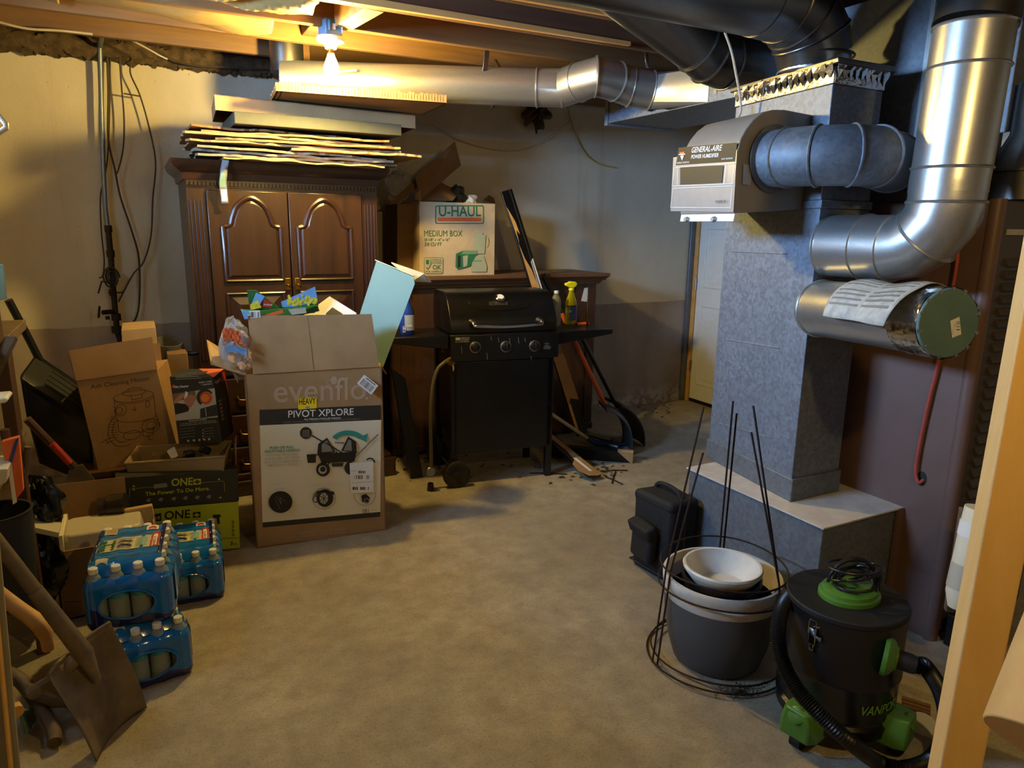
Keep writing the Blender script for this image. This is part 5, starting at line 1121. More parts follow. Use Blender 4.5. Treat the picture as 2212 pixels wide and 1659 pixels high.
for x, y in ((1142,275),(1142,302),(1868,215),(1880,370)): a.poly([r3(x-12,y+8), r3(x,y-10), r3(x+12,y+8)], 'lime_t')
for x in (1265,1370,1480,1580,1680,1780): a.poly([r3(x-22,400-.06*(x-1265)), r3(x,378-.06*(x-1265)), r3(x+24,384-.06*(x-1265)), r3(x+10,412-.06*(x-1265))], 'grey_pr'); 
a.poly([r3(1310,260), r3(1420,245), r3(1430,280), r3(1315,295)], 'grey_pr'); a.obj('printed_artwork', t)
# open carton with tub
t = thing('open_carton', 'open brown carton with a raised flap holding a white tub', 'box', (-.2,3.2,0))
OX0, OX1, OY0, OY1, OZ = -.385, -.03, 3.06, 3.38, .29
MB().bb((OX0,OY0,0),(OX1,OY0+.006,OZ),'card').obj('carton_wall', t); MB().bb((OX0,OY1-.006,0),(OX1,OY1,OZ),'card').obj('carton_wall', t); MB().bb((OX0,OY0,0),(OX0+.006,OY1,OZ),'card').obj('carton_wall', t); MB().bb((OX1-.006,OY0,0),(OX1,OY1,OZ),'card').obj('carton_wall', t); MB().bb((OX0,OY0,.001),(OX1,OY1,.007),'card').obj('carton_bottom', t)
flap('back_flap', [(OX0,OY1,OZ),(OX0,OY1+.02,.455),(OX1-.1,OY1+.02,.45),(OX1-.1,OY1,OZ)], 'card', t); flap('left_flap', [(OX0,OY0,OZ),(OX0-.04,OY0+.04,OZ+.06),(OX0-.005,OY1-.02,OZ+.15),(OX0,OY1,OZ)], 'card', t)
a = Art((0,OY0,0),(0,-1,0),.001); a.text('ORGANIC', (139,1303), (175,1301), 'ink', .9)
for k in range(5): a.line([(139,1308+5*k),(176,1306+5*k)], .0015, 'ink')
a.obj('printed_label', t)
t = thing('plastic_tub', 'white translucent plastic tub lying upside down in the open carton', 'container', (-.2,3.2,.2))
c = V((-.215,3.2,.25)); MB().rings([[c+V((x*sx, y*sy, z)) for x, y in ((-1,-.8),(-.85,-1),(.85,-1),(1,-.8),(1,.8),(.85,1),(-.85,1),(-1,.8))] for sx, sy, z in ((.15,.115,-.08),(.15,.115,0),(.142,.105,.05),(.135,.1,.085))], 'offw').obj('tub', t, sm=30, bev=.008)
q = MB().tube([c+V((x,y,-.005)) for x, y in ((-.155,-.12),(.155,-.12),(.155,.12),(-.155,.12))], .006, 'offw', 8, closed=True); q.obj('tub_rim', t)
tag(MB().bb((OX0+.02,OY0+.03,.12),(OX0+.035,OY1-.05,.345),'cream').obj('white_board', bev=.002), 'upright yellowed white board beside the tub in the open carton', 'board')
t = thing('pipe_fitting', 'short dark brown pipe elbow leaning in the open carton', 'pipe', aY(240,1095,3.32))
MB().cyl(aY(212,1100,3.32), aY(240,1095,3.32), .045, m='brownpipe', n=24).obj('collar', t); MB().cyl(aY(236,1094,3.315), aY(272,1089,3.30), .05, m='brownpipe', n=24).obj('pipe', t)
t = thing('small_carton', 'small plain brown carton between the open carton and the lime tool carton', 'box', aY(300,1140,3.2))
quadbox('carton', [(268,1103),(329,1092),(338,1140),(268,1146)], 3.26, .03, 'card_lt', t, dv=(.0,.03,0)); quadbox('lower_part', [(268,1147),(338,1141),(340,1230),(268,1236)], 3.262, .05, 'card', t)
# ------------------------------------------------------------------ packs of bottled water
def bottle_parts():
    pr = [(0,0),(.028,0),(.0315,.006)]
    for k in range(7): pr += [(.0318,.012+k*.013),(.0298,.0185+k*.013)]
    pr += [(.0315,.105),(.0318,.14),(.031,.152),(.022,.178),(.0125,.19),(.0125,.198),(0,.198)]
    mb = MB().lathe(pr, 'bottle', n=14); b = mb.obj('bottle'); b.location = (0,0,0)
    cp = MB().lathe([(0,.192),(.0148,.192),(.0148,.209),(.0122,.211),(0,.211)], 'cap', n=12).obj('cap', b)
    lb = MB().lathe([(.0323,.104),(.0323,.142)], 'lab_b', n=14); lb.bm.faces.ensure_lookup_table()
    l = lb.obj('label', b); return b
PKW, PKD = .27, .40
def make_pack():
    t = thing('water_pack', 'x', 'water pack', (0,0,0), 'shrink-wrapped water packs', rotz=0)
    b0 = bottle_parts(); first = True
    for i in range(4):
        for j in range(6):
            pos = V(((i-1.5)*.0662, .035+j*.0662, .003))
            if first: b = b0; first = False
            else:
                b = b0.copy(); COL.objects.link(b)
                for ch in b0.children: c = ch.copy(); COL.objects.link(c); c.parent = b
            b.parent = t; b.location = pos
    hw = PKW/2; r = .034
    def plan(s):   # rounded rectangle perimeter, s 0..1 starting front left going right
        per = [2*(hw-r), PI*r/2, PKD-2*r, PI*r/2, 2*(hw-r), PI*r/2, PKD-2*r, PI*r/2]; T_ = sum(per); d_ = s*T_; k = 0
        while k < 7 and d_ > per[k]: d_ -= per[k]; k += 1
        f_ = d_/per[k]
        if k == 0: return -hw+r+2*(hw-r)*f_, 0, 0, -1
        if k == 1: a_ = -PI/2+f_*PI/2; return hw-r+r*math.cos(a_), r+r*math.sin(a_), math.cos(a_), math.sin(a_)
        if k == 2: return hw, r+(PKD-2*r)*f_, 1, 0
        if k == 3: a_ = f_*PI/2; return hw-r+r*math.cos(a_), PKD-r+r*math.sin(a_), math.cos(a_), math.sin(a_)
        if k == 4: return hw-r-2*(hw-r)*f_, PKD, 0, 1
        if k == 5: a_ = PI/2+f_*PI/2; return -hw+r+r*math.cos(a_), PKD-r+r*math.sin(a_), math.cos(a_), math.sin(a_)
        if k == 6: return -hw, PKD-r-(PKD-2*r)*f_, -1, 0
        a_ = PI+f_*PI/2; return -hw+r+r*math.cos(a_), r+r*math.sin(a_), math.cos(a_), math.sin(a_)
    def side(s, v):
        x, y, nx, ny = plan(s); z = .178*v; sh = .0; k_ = max(0, v-.80)/.20; inn = .02*k_*k_
        bul = .004*abs(math.cos(PI*x/.0662)) if abs(ny) > .9 else .004*abs(math.cos(PI*(y-.035)/.0662))
        low = max(0, .12-v)/.12; inn += .008*low*low
        return (x+nx*(.003-bul-inn), y+ny*(.003-bul-inn), .002+z)
    def isfront(s): x, y, nx, ny = plan(s); return y < .004, x
    def hole(s, v):
        f_, x = isfront(s); z = .178*v
        return f_ and ((x+.005)/.085)**2+((z-.082)/.05)**2 < 1
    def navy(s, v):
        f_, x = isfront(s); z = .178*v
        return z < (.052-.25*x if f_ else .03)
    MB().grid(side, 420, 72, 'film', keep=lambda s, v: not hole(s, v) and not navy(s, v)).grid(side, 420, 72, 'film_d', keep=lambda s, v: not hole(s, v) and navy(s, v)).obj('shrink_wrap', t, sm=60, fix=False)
    MB().tube([(-.005+.085*math.cos(a_*PI/30), -.0016+.004*abs(math.cos(PI*(-.005+.085*math.cos(a_*PI/30))/.0662))*-1+.0-.0*a_, .084+.05*math.sin(a_*PI/30)) for a_ in range(60)], .0032, 'film', 6, closed=True).obj('film_rim', t)
    def topf(u, v):
        x = -hw*.86+u*hw*1.62; y = .03+.34*v
        z = .2185-.005*abs(math.sin(PI*(y-.0)/.0662))-.004*abs(math.cos(PI*x/.0662))-.035*max(0, (.12-v)/.12)**2-.02*max(0,(v-.9)/.1)
        return (x, y, z+.004)
    tp = MB().grid(topf, 40, 40, 'film').obj('top_film', t, sm=60)
    q = MB()
    def patch(x0, x1, y0, y1, m, k): q.grid(lambda u, v: V(topf(x0+(x1-x0)*u, y0+(y1-y0)*v+.03*math.sin(3*u)))+V((0,0,.0012+.0004*k)), 8, 8, m)
    patch(.02,.97,.30,.62,'lgrey',0); patch(.10,.30,.33,.60,VG,1); patch(.31,.55,.34,.6,'grey_pr',1); patch(.33,.53,.4,.44,'film_d',2); patch(.33,.53,.5,.54,'film_d',2); patch(.55,.57,.31,.61,'yellow',2); patch(.6,.76,.36,.58,'teal_b',1)
    patch(.80,.93,.30,.66,'redp',2); patch(.83,.90,.34,.62,'paper',3); patch(.08,.26,.76,.9,'lgrey',1); patch(.1,.24,.79,.87,'card_lt',2); patch(.10,.26,.06,.17,'lgrey',1); patch(.7,.88,.78,.86,'paper',1); patch(.73,.85,.80,.84,'redp',2); patch(.94,1.0,.03,.97,'film_d',4); patch(.0,.05,.03,.97,'film_d',4)
    vs_, fs_, w_ = txt('PURE LIFE', .03)
    q.mesh([V(topf(.84+.055*y, .37+.22*x/w_))+V((0,0,.0032)) for x, y in vs_], fs_, 'redp')
    q.obj('film_print', tp, sm=0, fix=False)
    q = MB(); X_ = hw+.0045
    q.mesh([(X_,.05,.04),(X_,.12,.04),(X_,.12,.155),(X_,.05,.155)], [(0,1,2,3)], VB); q.mesh([(X_+.0004,.06,.05),(X_+.0004,.11,.05),(X_+.0004,.11,.075),(X_+.0004,.06,.075)], [(0,1,2,3)], 'lgrey')
    for k in range(5): q.mesh([(X_+.0004,.06,.09+.008*k),(X_+.0004,.105,.092+.008*k),(X_+.0004,.105,.094+.008*k),(X_+.0004,.06,.092+.008*k)], [(0,1,2,3)], 'lgrey')
    q.obj('side_print', t, sm=0, fix=False)
    return t
pk = make_pack(); pk['label'] = 'upper blue-wrapped pack of water bottles in the front stack'
pk.location = (-.122,2.49,.218); pk.rotation_euler = (0,0,math.radians(-6))
def dup3(root, loc, rz, label): return dup(root, loc, rz, label)
dup(pk, (-.075,2.45,0), math.radians(9), 'lower blue-wrapped pack of water bottles, on the floor behind the square shovel')
dup(pk, (.075,2.98,0), math.radians(-4), 'blue-wrapped pack of water bottles on the floor in front of the lime carton')
# ------------------------------------------------------------------ shovels and handles front left
TL, TR, BR, BL = V((-.325,2.17,.275)), V((-.17,2.30,.33)), V((-.10,2.34,.003)), V((-.235,2.135,.003))
t = thing('square_shovel', 'worn square-point shovel standing on its blade at the front left', 'shovel', (BL+BR)/2)
nb = (TR-TL).cross(BL-TL).normalized(); nb = nb if nb.dot(CAM-TL) > 0 else -nb
def bl_(u, v):
    p = (TL.lerp(TR, u)).lerp(BL.lerp(BR, u), v); k = (2*u-1)
    return p+nb*(.035*k*k-.03+.03*math.exp(-(k/.16)**2)*max(0, 1-v*1.5)+.02*math.sin(PI*v))+V((0,0,.02*(1-v)**6*(1 if abs(k) > .2 else 0)))
bd = MB().grid(bl_, 24, 20, 'soil').obj('blade', t, sol=.003)
q = MB()
for u0, u1 in ((0,.38),(.62,1)): q.tube([V(bl_(u0+(u1-u0)*k/6,0)) for k in range(7)], .006, 'soil', 8)
q.obj('foot_step', bd)
s0 = V(bl_(.5,.32))+nb*.01; s1 = V(bl_(.5,0))+nb*.02; s2 = aY(75,1275,2.24); s3 = aY(9,1190,2.26); ext = s3+(s3-s2)*2.6
MB().tube([s0, s1, s2], [.012,.026,.021], 'soil', 16).obj('socket', t); MB().tube([s2, s3, ext], [.0195,.019,.018], 'ash', 14).obj('handle', t)
c_ = s1+nb*-.01; MB().tube([c_, c_+V((-.06,-.0,-.05)), c_+V((-.14,.02,-.10))], [.02,.018,.02], 'soil', 10).obj('bent_tang', t)
tag(MB().tube([aY(-60,1235,2.42), aY(20,1300,2.40), aY(88,1352,2.38), aY(105,1400,2.40)], [.021,.022,.024,.018], 'pinex', 14, sm=4).obj('wooden_hoe'), 'yellowish wooden tool shaft behind the square shovel', 'tool')
t = thing('pickaxe', 'old pickaxe with rusty head lying behind the square shovel', 'tool', aZ(100,1500,.05))
MB().tube([aZ(-40,1440,.18), aZ(45,1470,.13), aZ(110,1570,.04), aZ(118,1605,.025)], [.022,.022,.021,.02], 'ash', 14, sm=4).obj('handle', t); MB().tube([aZ(28,1450,.15), aZ(65,1490,.13), aZ(110,1510,.10), aZ(165,1528,.05)], [.012,.022,.02,.01], 'soil', 10, sm=4).obj('head', t)
t = thing('green_broom', 'broom with dark green bristles at the lower left edge', 'broom', aZ(50,1570,.05))
q = MB(); rr = random.Random(9)
for k in range(90):
    u = k/89; p_ = aZ(15+18*u,1500+40*u,.14); e_ = aZ(55+25*u+rr.uniform(-4,4),1585-40*u+rr.uniform(-4,4),.02); q.tube([p_, p_.lerp(e_,.5)+V((.01,0,.012)), e_], .0035, 'greendark', 4)
o = q.obj('bristles', t); o['kind'] = 'stuff'; MB().tube([aZ(0,1490,.17), aZ(35,1540,.15)], .022, 'pinex', 10).obj('broom_head', t)
t = thing('black_bucket', 'black bucket at the left edge beside the bags', 'bucket', (-.47,2.62,.42))
MB().lathe([(0,-.3),(.085,-.3),(.10,0),(.105,.005),(.095,.005),(.08,-.28),(0,-.29)], 'rubber', aY(-14,1108,2.55)).obj('bucket', t)
crumple('garbage_bag', aY(88,1095,3.05), .11, 'bag_b', 'upper shiny black garbage bag beside the open carton', 'bag', (.62,.6,1.0), 31)
crumple('garbage_bag', aY(82,1225,2.98), .125, 'bag_b', 'lower black garbage bag stuffed beside the open carton', 'bag', (.58,.6,1.15), 33)
tag(MB().slab([aY(42,1132,2.93), aY(128,1150,2.93), aY(126,1162,2.93), aY(45,1146,2.93)], (0,.1,.0), 'offw').obj('pale_board', bev=.003), 'pale slat squeezed between the two black garbage bags', 'board')
# ------------------------------------------------------------------ rack at the left edge
t = thing('wooden_rack', 'grey wooden shelf rack at the left edge of the photo', 'shelf', (-.65,2.85,0))
for a_, b_, n_ in (((-.98,2.55,1.14),(-.395,3.25,1.175),'shelf_board'),((-.98,2.55,.72),(-.44,3.25,.75),'shelf_board'),((-.98,2.55,.30),(-.44,3.25,.33),'shelf_board')): MB().bb(a_, b_, 'ash').obj(n_, t, bev=.003)
for x, y in ((-.425,2.86),(-.93,2.6),(-.93,3.2),(-.47,3.22)): MB().bb((x-.019,y-.03,0),(x+.019,y+.03,1.14),'dress').obj('post', t, bev=.003)
MB().slab([aY(0,812,2.57), aY(0,790,2.57), aY(34,727,2.57), aY(39,733,2.57)], (-.03,.02,0), 'ash').obj('brace', t); MB().tube([aY(60,965,2.85), aY(50,1050,2.85), aY(35,1125,2.85)], .012, 'ash', 6).obj('strut', t)
for k, (a_, b_, lab) in enumerate((((-.95,2.62,1.176),(-.56,2.9,1.50),'brown carton added on the rack top to block window light, nearer one'),((-.95,2.93,1.176),(-.52,3.22,1.52),'brown carton added on the rack top to block window light, farther one'))): tag(MB().bb(a_, b_, 'card_dk').obj('light_block_carton', bev=.004), lab, 'box', 'light-blocking cartons on the rack')  # unseen cartons, added to keep window light off the low things
t = thing('printed_pouch', 'orange and white printed packet hanging at the left rack', 'packet', aY(25,1000,2.53))
MB().slab([aY(3,955,2.53), aY(40,945,2.53), aY(50,1060,2.53), aY(28,1088,2.53), aY(12,1010,2.53)], (0,.03,0), 'orange').obj('packet', t); MB().slab([aY(16,1000,2.525), aY(24,996,2.525), aY(36,1085,2.525), aY(28,1090,2.525)], (0,.004,0), 'paper').obj('white_band', t); MB().slab([aY(34,950,2.522), aY(41,945,2.522), aY(26,1000,2.522), aY(18,1000,2.522)], (0,.004,0), 'bluep').obj('blue_band', t)
tag(MB().lathe([(0,-.14),(.012,-.14),(.013,.03),(.0,.034)], 'dress', aY(13,948,2.57)).obj('brown_bottle'), 'brown bottle top standing behind the orange packet', 'bottle')
tag(MB().slab([aY(-20,1015,2.45), aY(17,1012,2.45), aY(14,1042,2.45), aY(-20,1062,2.45)], (0,.15,0), 'offw').obj('white_bin', bev=.004), 'corner of a white plastic bin at the left edge', 'bin')
tag(MB().slab([aY(-20,862,2.5), aY(12,859,2.5), aY(18,864,2.5), aY(12,871,2.5), aY(-20,874,2.5)], (0,.1,0), 'porc').obj('white_plate', bev=.004), 'rim of a white plate at the left edge', 'plate')
tag(MB().slab([aY(-8,570,2.6), aY(8,572,2.6), aY(16,645,2.6), aY(-4,650,2.6)], (-.02,.05,0), 'teal_b').obj('file_folder', bev=.002), 'pale teal folder edge standing on the rack at the left edge', 'folder')
tag(MB().bb((-.7,2.58,1.176),(-.385,2.66,1.30),'dress').obj('dark_box', bev=.004), 'dark box under the teal folder on the rack', 'box')
# snow scoop and rusty shovel behind the rack
t = thing('snow_scoop', 'large black ribbed snow scoop leaning on the wall behind the cartons', 'shovel', aY(120,1000,3.9))
def sc_(u, v):
    A_ = [(78,765,215,858,4.0),(46,808,195,905,3.84),(44,816,196,915,3.82),(58,900,200,990,3.84),(85,1000,205,1050,3.95)]
    k = min(3, int(v*4)); f_ = v*4-k; g_ = [A_[k][i]*(1-f_)+A_[k+1][i]*f_ for i in range(5)]
    return aY(g_[0]+(g_[2]-g_[0])*u, g_[1]+(g_[3]-g_[1])*u, g_[4]+.06*math.sin(PI*u)*(1 if v > .5 else .2))
MB().grid(sc_, 20, 24, 'black').obj('scoop', t, sol=.006, sm=30)
for k in range(4): MB().tube([V(sc_(.3+.7*j/5, .05+.05*k))+V((0,-.006,.002)) for j in range(6)], .004, 'rubber', 6).obj('rib', t)
MB().tube([aY(18,648,3.93), aY(50,708,3.96), aY(92,790,4.0)], .017, 'black', 12).obj('handle', t)
t = thing('rusty_shovel', 'long-handled shovel with a red collar leaning between the scoop and the open carton', 'shovel', aY(180,1040,3.45))
MB().tube([aY(58,905,3.45), aY(110,958,3.47), aY(160,1008,3.5)], .017, 'dress', 10).obj('handle', t); MB().tube([aY(112,958,3.455), aY(150,1000,3.48)], .0135, 'redp', 10).obj('collar', t)
MB().slab([aY(150,1012,3.5), aY(178,1003,3.52), aY(215,1050,3.52), aY(205,1164,3.52), aY(160,1164,3.5), aY(142,1038,3.5)], (0,.006,0), 'soil').obj('blade', t)
# hanging white hook, white door edge
D = 1.5; tag(MB().tube([aD(-14,-60,D), aD(-14,225,D), aD(-6,244,D), aD(13,268,D), aD(14,276,D), aD(-8,290,D), aD(-22,296,D)], .0055, 'porc', 10).obj('hanging_hook'), 'blue-lit white plastic hook hanging at the left edge', 'hook')
D = .95; pa, pb = aD(47,1659,D), aD(-2,1130,D); k = pa.z/(pb.z-pa.z); pf = pa-(pb-pa)*k; bk = ray(-300,1200).normalized()*.5
t = thing('white_door_edge', 'edge of a white painted door at the lower left corner', 'door', pf); lf = (V(RC @ np.array((-1.0,0,0)))); lf.z = 0; lf.normalize()
MB().slab([pf, pf+(pb-pf)*1.1, pf+(pb-pf)*1.1+lf*.3, pf+lf*.3], V((-.02,.03,0)), 'dimwhite').obj('panel', t, bev=.003)
fwd = V((-.35,-.9,0)).normalized(); MB().tube([pf+lf*.012+fwd*.004, pf+(pb-pf)*1.1+lf*.012+fwd*.004], .003, 'pinex', 8).obj('edge_strip', t)
# ------------------------------------------------------------------ pipe, valve and cables on the back wall
t = thing('iron_water_pipe', 'old rusty upright water pipe with a valve on the back wall', 'pipe', aY(252,735,4.86))
MB().tube([aY(233,488,4.87), aY(240,560,4.87), aY(246,640,4.87), aY(253,715,4.87), V((.02,4.87,0))], .016, 'iron', 12).obj('pipe', t)
for x, y, r_ in ((234,494,.02),(239,548,.022),(244,632,.02),(251,685,.026),(253,712,.03)):
    c = aY(x, y, 4.87); MB().cyl(c+V((0,0,.02)), c-V((0,0,.02)), r_, m='iron', n=12).obj('coupling', t)
c = aY(244,673,4.86); vv = MB().tube([c, aY(232,674,4.80), aY(222,675,4.78)], .014, 'iron', 10).obj('valve_stem', t)
c = aY(214,674,4.76); MB().tube([c+V((.01*math.sin(a_)*.5, .028*math.cos(a_)*.6, .03*math.sin(a_))) for a_ in [k*PI/8 for k in range(16)]], .006, 'iron', 8, closed=True).obj('hand_wheel', vv)
MB().cyl(aY(232,683,4.79), aY(233,690,4.79), .012, m='iron', n=10).obj('drain_nipple', vv); MB().tube([aY(234,632,4.84), aY(266,632,4.84)], .005, 'iron', 8).obj('pipe_clamp', t)
tag(MB().tube([aY(232,-6,4.4), aY(226,42,4.55), aY(217,95,4.80), aY(216,112,4.87), aY(220,260,4.875), aY(226,420,4.875), aY(232,486,4.875)], .013, 'conduit', 12, sm=4).obj('conduit_pipe'), 'grey conduit pipe running down the wall from the joists', 'pipe')
def cable(name, px, Y, r_, m, label, cat='cable'): tag(MB().tube([aY(x, y, Y+(dy[0] if dy else 0)) for x, y, *dy in px], r_, m, 8, sm=5).obj(name), label, cat)
cable('hanging_cable', [(259,-5),(257,90),(262,180),(268,255),(266,320),(255,368),(248,378)], 4.87, .0045, 'wire', 'thin brown cable dropping straight from the ceiling right of the conduit')
cable('hanging_cable', [(231,112),(234,200),(234,300),(248,365),(260,425),(285,500),(300,560),(301,650),(292,690),(276,702)], 4.89, .0055, 'wire', 'thick brown cable curving right behind the pipe down to the cartons')
cable('hanging_cable', [(290,118),(281,155),(302,205),(322,275),(336,350),(330,430),(326,510),(310,566),(288,592),(262,640),(256,652)], 4.88, .0045, 'wire', 'dark cable bulging farthest right between the pipe and the armoire')
cable('hanging_cable', [(238,112),(237,230),(233,330),(226,385),(217,425),(219,500),(225,560),(222,595),(214,600)], 4.90, .004, 'wire', 'brown cable running left of the pipe and ending in a loose tail')
cable('cable_tie', [(267,202),(280,204),(303,208)], 4.87, .004, 'wire', 'short cable tie joining two of the hanging cables')
cable('ceiling_cable', [(-5,47),(60,62),(130,66),(200,74)], 4.3, .006, 'wire_lt', 'pale cable along the joist in the top left corner')
cable('ceiling_cable', [(262,76),(300,95),(345,120),(362,128)], 4.6, .005, 'wire_lt', 'pale cable crossing from the joist to the wall top right of the conduit')
cable('ceiling_cable', [(340,112),(400,138),(480,145),(580,149)], 4.80, .0045, 'wire', 'brown cable along the wall top towards the round duct')
cable('wall_wire', [(932,268),(985,300),(1060,322),(1125,324),(1180,300),(1232,262)], 4.92, .003, 'wire_lt', 'thin pale wire sagging across the back wall above the moving carton')
cable('loose_cable', [(1226,232),(1238,275),(1252,312),(1272,340),(1300,356),(1330,362)], 4.935, .0045, 'wire_y', 'yellowish loose cable end curling out from the wall below the duct elbow')
cable('duct_cable', [(662,178),(690,168),(730,156),(770,152)], 3.9, .005, 'wire_lt', 'pale cable end lying over the wall duct beside the bulb')
cable('humidifier_wire', [(1566,70),(1580,110),(1590,160),(1598,205),(1600,240),(1590,262)], 2.30, .005, 'wire_lt', 'pale cord running from the ceiling down to the humidifier')
c = aY(240,600,4.84); tag(MB().tube([c+V((.045*math.cos(k*.5)*(1-.02*k), -.012*math.sin(k*.23), .065*math.sin(k*.5)*(1-.015*k))) for k in range(36)]+[c+V((-.05,0,-.02)), c+V((-.075,0,-.09))], .005, 'black', 8).obj('cord_coil'), 'small coil of black cord hung on the iron pipe', 'cord')
# ------------------------------------------------------------------ planter, bowl and cages
PC = V((1.785,1.735,0))
t = thing('grey_planter', 'large round grey planter with a weathered white rim', 'planter', PC)
MB().lathe([(0,0),(.145,0),(.152,.006),(.158,.012),(.178,.08),(.196,.17),(.204,.26),(.196,.26),(.15,.03),(0,.03)], 'pot_g', PC, None, 56).obj('pot_body', t)
MB().lathe([(.2035,.257),(.2065,.262),(.2075,.285),(.2045,.289),(.198,.289),(.198,.257)], 'pot_w', PC, None, 56).obj('lower_rim', t)
t = thing('nested_planter', 'second white-rimmed planter nested inside the grey planter', 'planter', PC+V((0,0,.05)))
MB().lathe([(0,.05),(.14,.05),(.196,.289),(.2045,.293),(.2095,.30),(.2115,.33),(.208,.337),(.199,.337),(.195,.325),(.165,.12),(.0,.1)], 'pot_w', PC, None, 56).obj('pot', t)
c = aZ(1561,1222,.385); c.z = 0
t = thing('black_pot', 'black plastic pot under the white bowl', 'pot', c+V((0,0,.12)))
MB().lathe([(0,.12),(.1,.12),(.132,.33),(.138,.335),(.138,.352),(.131,.352),(.128,.33),(.09,.15),(0,.15)], 'black', c, None, 44).obj('pot', t)
t = thing('white_bowl', 'soiled white plastic bowl on top of the nested pots', 'bowl', c+V((0,0,.3)))
MB().lathe([(0,.30),(.08,.30),(.128,.365),(.136,.376),(.138,.386),(.134,.392),(.127,.39),(.12,.37),(.08,.318),(0,.312)], 'dirtw', c, None, 44).obj('bowl', t)
def cage(name, label, rot, dr_, zs, ht, rtop):
    t = thing(name, label, 'plant cage', PC); rr = random.Random(int(rot*100))
    A_ = [math.radians(165)+rot, math.radians(45)+rot, math.radians(-78)+rot]
    for i, a_ in enumerate(A_):
        k = V((math.cos(a_), math.sin(a_), 0)); MB().tube([PC+k*.252*dr_+V((0,0,.004)), PC+k*.222*dr_+V((0,0,.37)), PC+k*(rtop*(1,.95,.5)[i])+V((rr.uniform(-.01,.01),0,ht[i]))], .0036, 'rust', 8).obj('leg', t)
    for z, r_ in zs: MB().tube([PC+V((r_*dr_*math.cos(q_*PI/24), r_*dr_*math.sin(q_*PI/24), z+.006*math.sin(q_*PI/12+rot))) for q_ in range(48)], .0034, 'rust', 8, closed=True).obj('ring', t)
cage('plant_cage', 'rusty wire plant cage standing round the planter, outer of two', 0, 1.0, ((.012,.252),(.372,.222)), (.96,.90,.88), .13)
cage('plant_cage', 'rusty wire plant cage nested inside the other, its legs slightly shorter', .07, .955, ((.035,.25),(.30,.236)), (.80,.95,.97), .115)
lv = MB(); rr = random.Random(3)
for _ in range(60):
    p = aZ(1600+rr.gauss(0,26), 1492+rr.gauss(0,8), .006); an = rr.uniform(0,6.3); d_ = V((math.cos(an),math.sin(an),0))*rr.uniform(.01,.035); lv.tube([p, p+d_*.5+V((0,0,.01)), p+d_], .0012, 'leaf', 4)
tag(lv.obj('root_tangle'), 'tangle of dry roots on the floor at the foot of the plant cage', 'debris', kind='stuff')
# ------------------------------------------------------------------ black bag
t = thing('carry_bag', 'black nylon carry bag leaning against the floor duct', 'bag', (2.03,2.45,0))
BQ = [V(p) for p in ((1.965,2.235,.0),(2.125,2.235,.0),(2.135,2.46,.0),(1.945,2.475,.0))]
cen = sum(BQ, V())/4; H_ = .375
MB().hexa([cen+(p-cen)*.97 for p in BQ]+[cen+(p-cen)*1.0+V((0,0,H_)) for p in BQ], 'cloth_b').obj('body', t, bev=.022)
MB().hexa([cen+(p-cen)*1.03+V((0,0,H_-.045)) for p in BQ]+[cen+(p-cen)*1.0+V((0,0,H_+.006)) for p in BQ], 'cloth_b').obj('top_lid', t, bev=.018)
rs = [[], [], [], [cen+(p-cen)*1.02+V((0,0,.03)) for p in BQ for _ in range(3)]]
pk_ = MB(); c = V((1.935,2.37,.15)); pk_.box(c, (.05,.15,.15), 'cloth_b', (0,.05,-.08)).obj('side_pocket', t, bev=.015); MB().box(c+V((-.012,0,.075)), (.06,.16,.06), 'cloth_b', (0,-.35,-.08)).obj('pocket_flap', t, bev=.012)
MB().tube([(2.05,2.265,.365),(2.05,2.29,.40),(2.05,2.36,.412),(2.05,2.43,.40),(2.05,2.45,.365)], .011, 'cloth_b', 8, sm=4).obj('carry_handle', t)
MB().tube([(1.975,2.33,.31),(1.965,2.32,.27),(1.975,2.31,.22)], .010, 'cloth_b', 8, sm=3).obj('side_strap', t)
MB().tube([(2.05,2.24,.33),(2.05,2.235,.2),(2.05,2.24,.02)], .004, 'char', 6, sm=3).obj('zip', t); MB().tube([rs[3][k]*1.0 for k in range(12)], .004, 'char', 6, closed=True).obj('piping', t)
# ------------------------------------------------------------------ canister vacuum
VC = V((1.862,1.29,0)); VR = .172; vr = V((.887,-.462,0)).normalized(); vt = V((-VC.x,-VC.y,0)).normalized()
t = thing('ash_vacuum', 'black canister vacuum with green fittings and a ribbed hose at the lower right', 'vacuum', VC)
MB().lathe([(0,.055),(.15,.055),(.174,.065),(.178,.10),(.168,.108),(.166,.115),(VR,.12),(VR,.222),(.177,.231),(.177,.24),(VR,.249),(VR,.43),(0,.43)], 'vacblack', VC, None, 64).obj('drum', t)
MB().lathe([(0,.4305),(.173,.4305),(.1755,.434),(.1755,.446),(.172,.45),(.15,.448),(0,.452)], 'rubber', VC, None, 64).obj('lid', t)
MB().lathe([(0,.45),(.098,.45),(.098,.462),(.09,.466),(.088,.476),(.075,.481),(0,.482)], 'vgreen', VC+vr*.005, None, 40, 1, .85).obj('motor_cap', t)
q = MB(); rr = random.Random(8); cc = VC+vr*.01+V((0,0,.50))
for k in range(6):
    r_ = .075+rr.uniform(-.02,.02); tl = Euler((rr.uniform(-.35,.35), rr.uniform(-.35,.35), 0)).to_matrix(); o_ = V((rr.uniform(-.015,.015), rr.uniform(-.015,.015), .012*(k-1.5)))
    q.tube([cc+o_+tl @ V((r_*math.cos(a_*PI/12), r_*.8*math.sin(a_*PI/12), 0)) for a_ in range(24)], .0042, 'black', 8, closed=True)
for k in range(2): q.tube([cc+V((0,0,-.01))+vr*(.075*math.cos(a_*PI/10))+V((0,0,.075*math.sin(a_*PI/10)))+vt*(.012*k-.02) for a_ in range(11)], .005, 'black', 8)
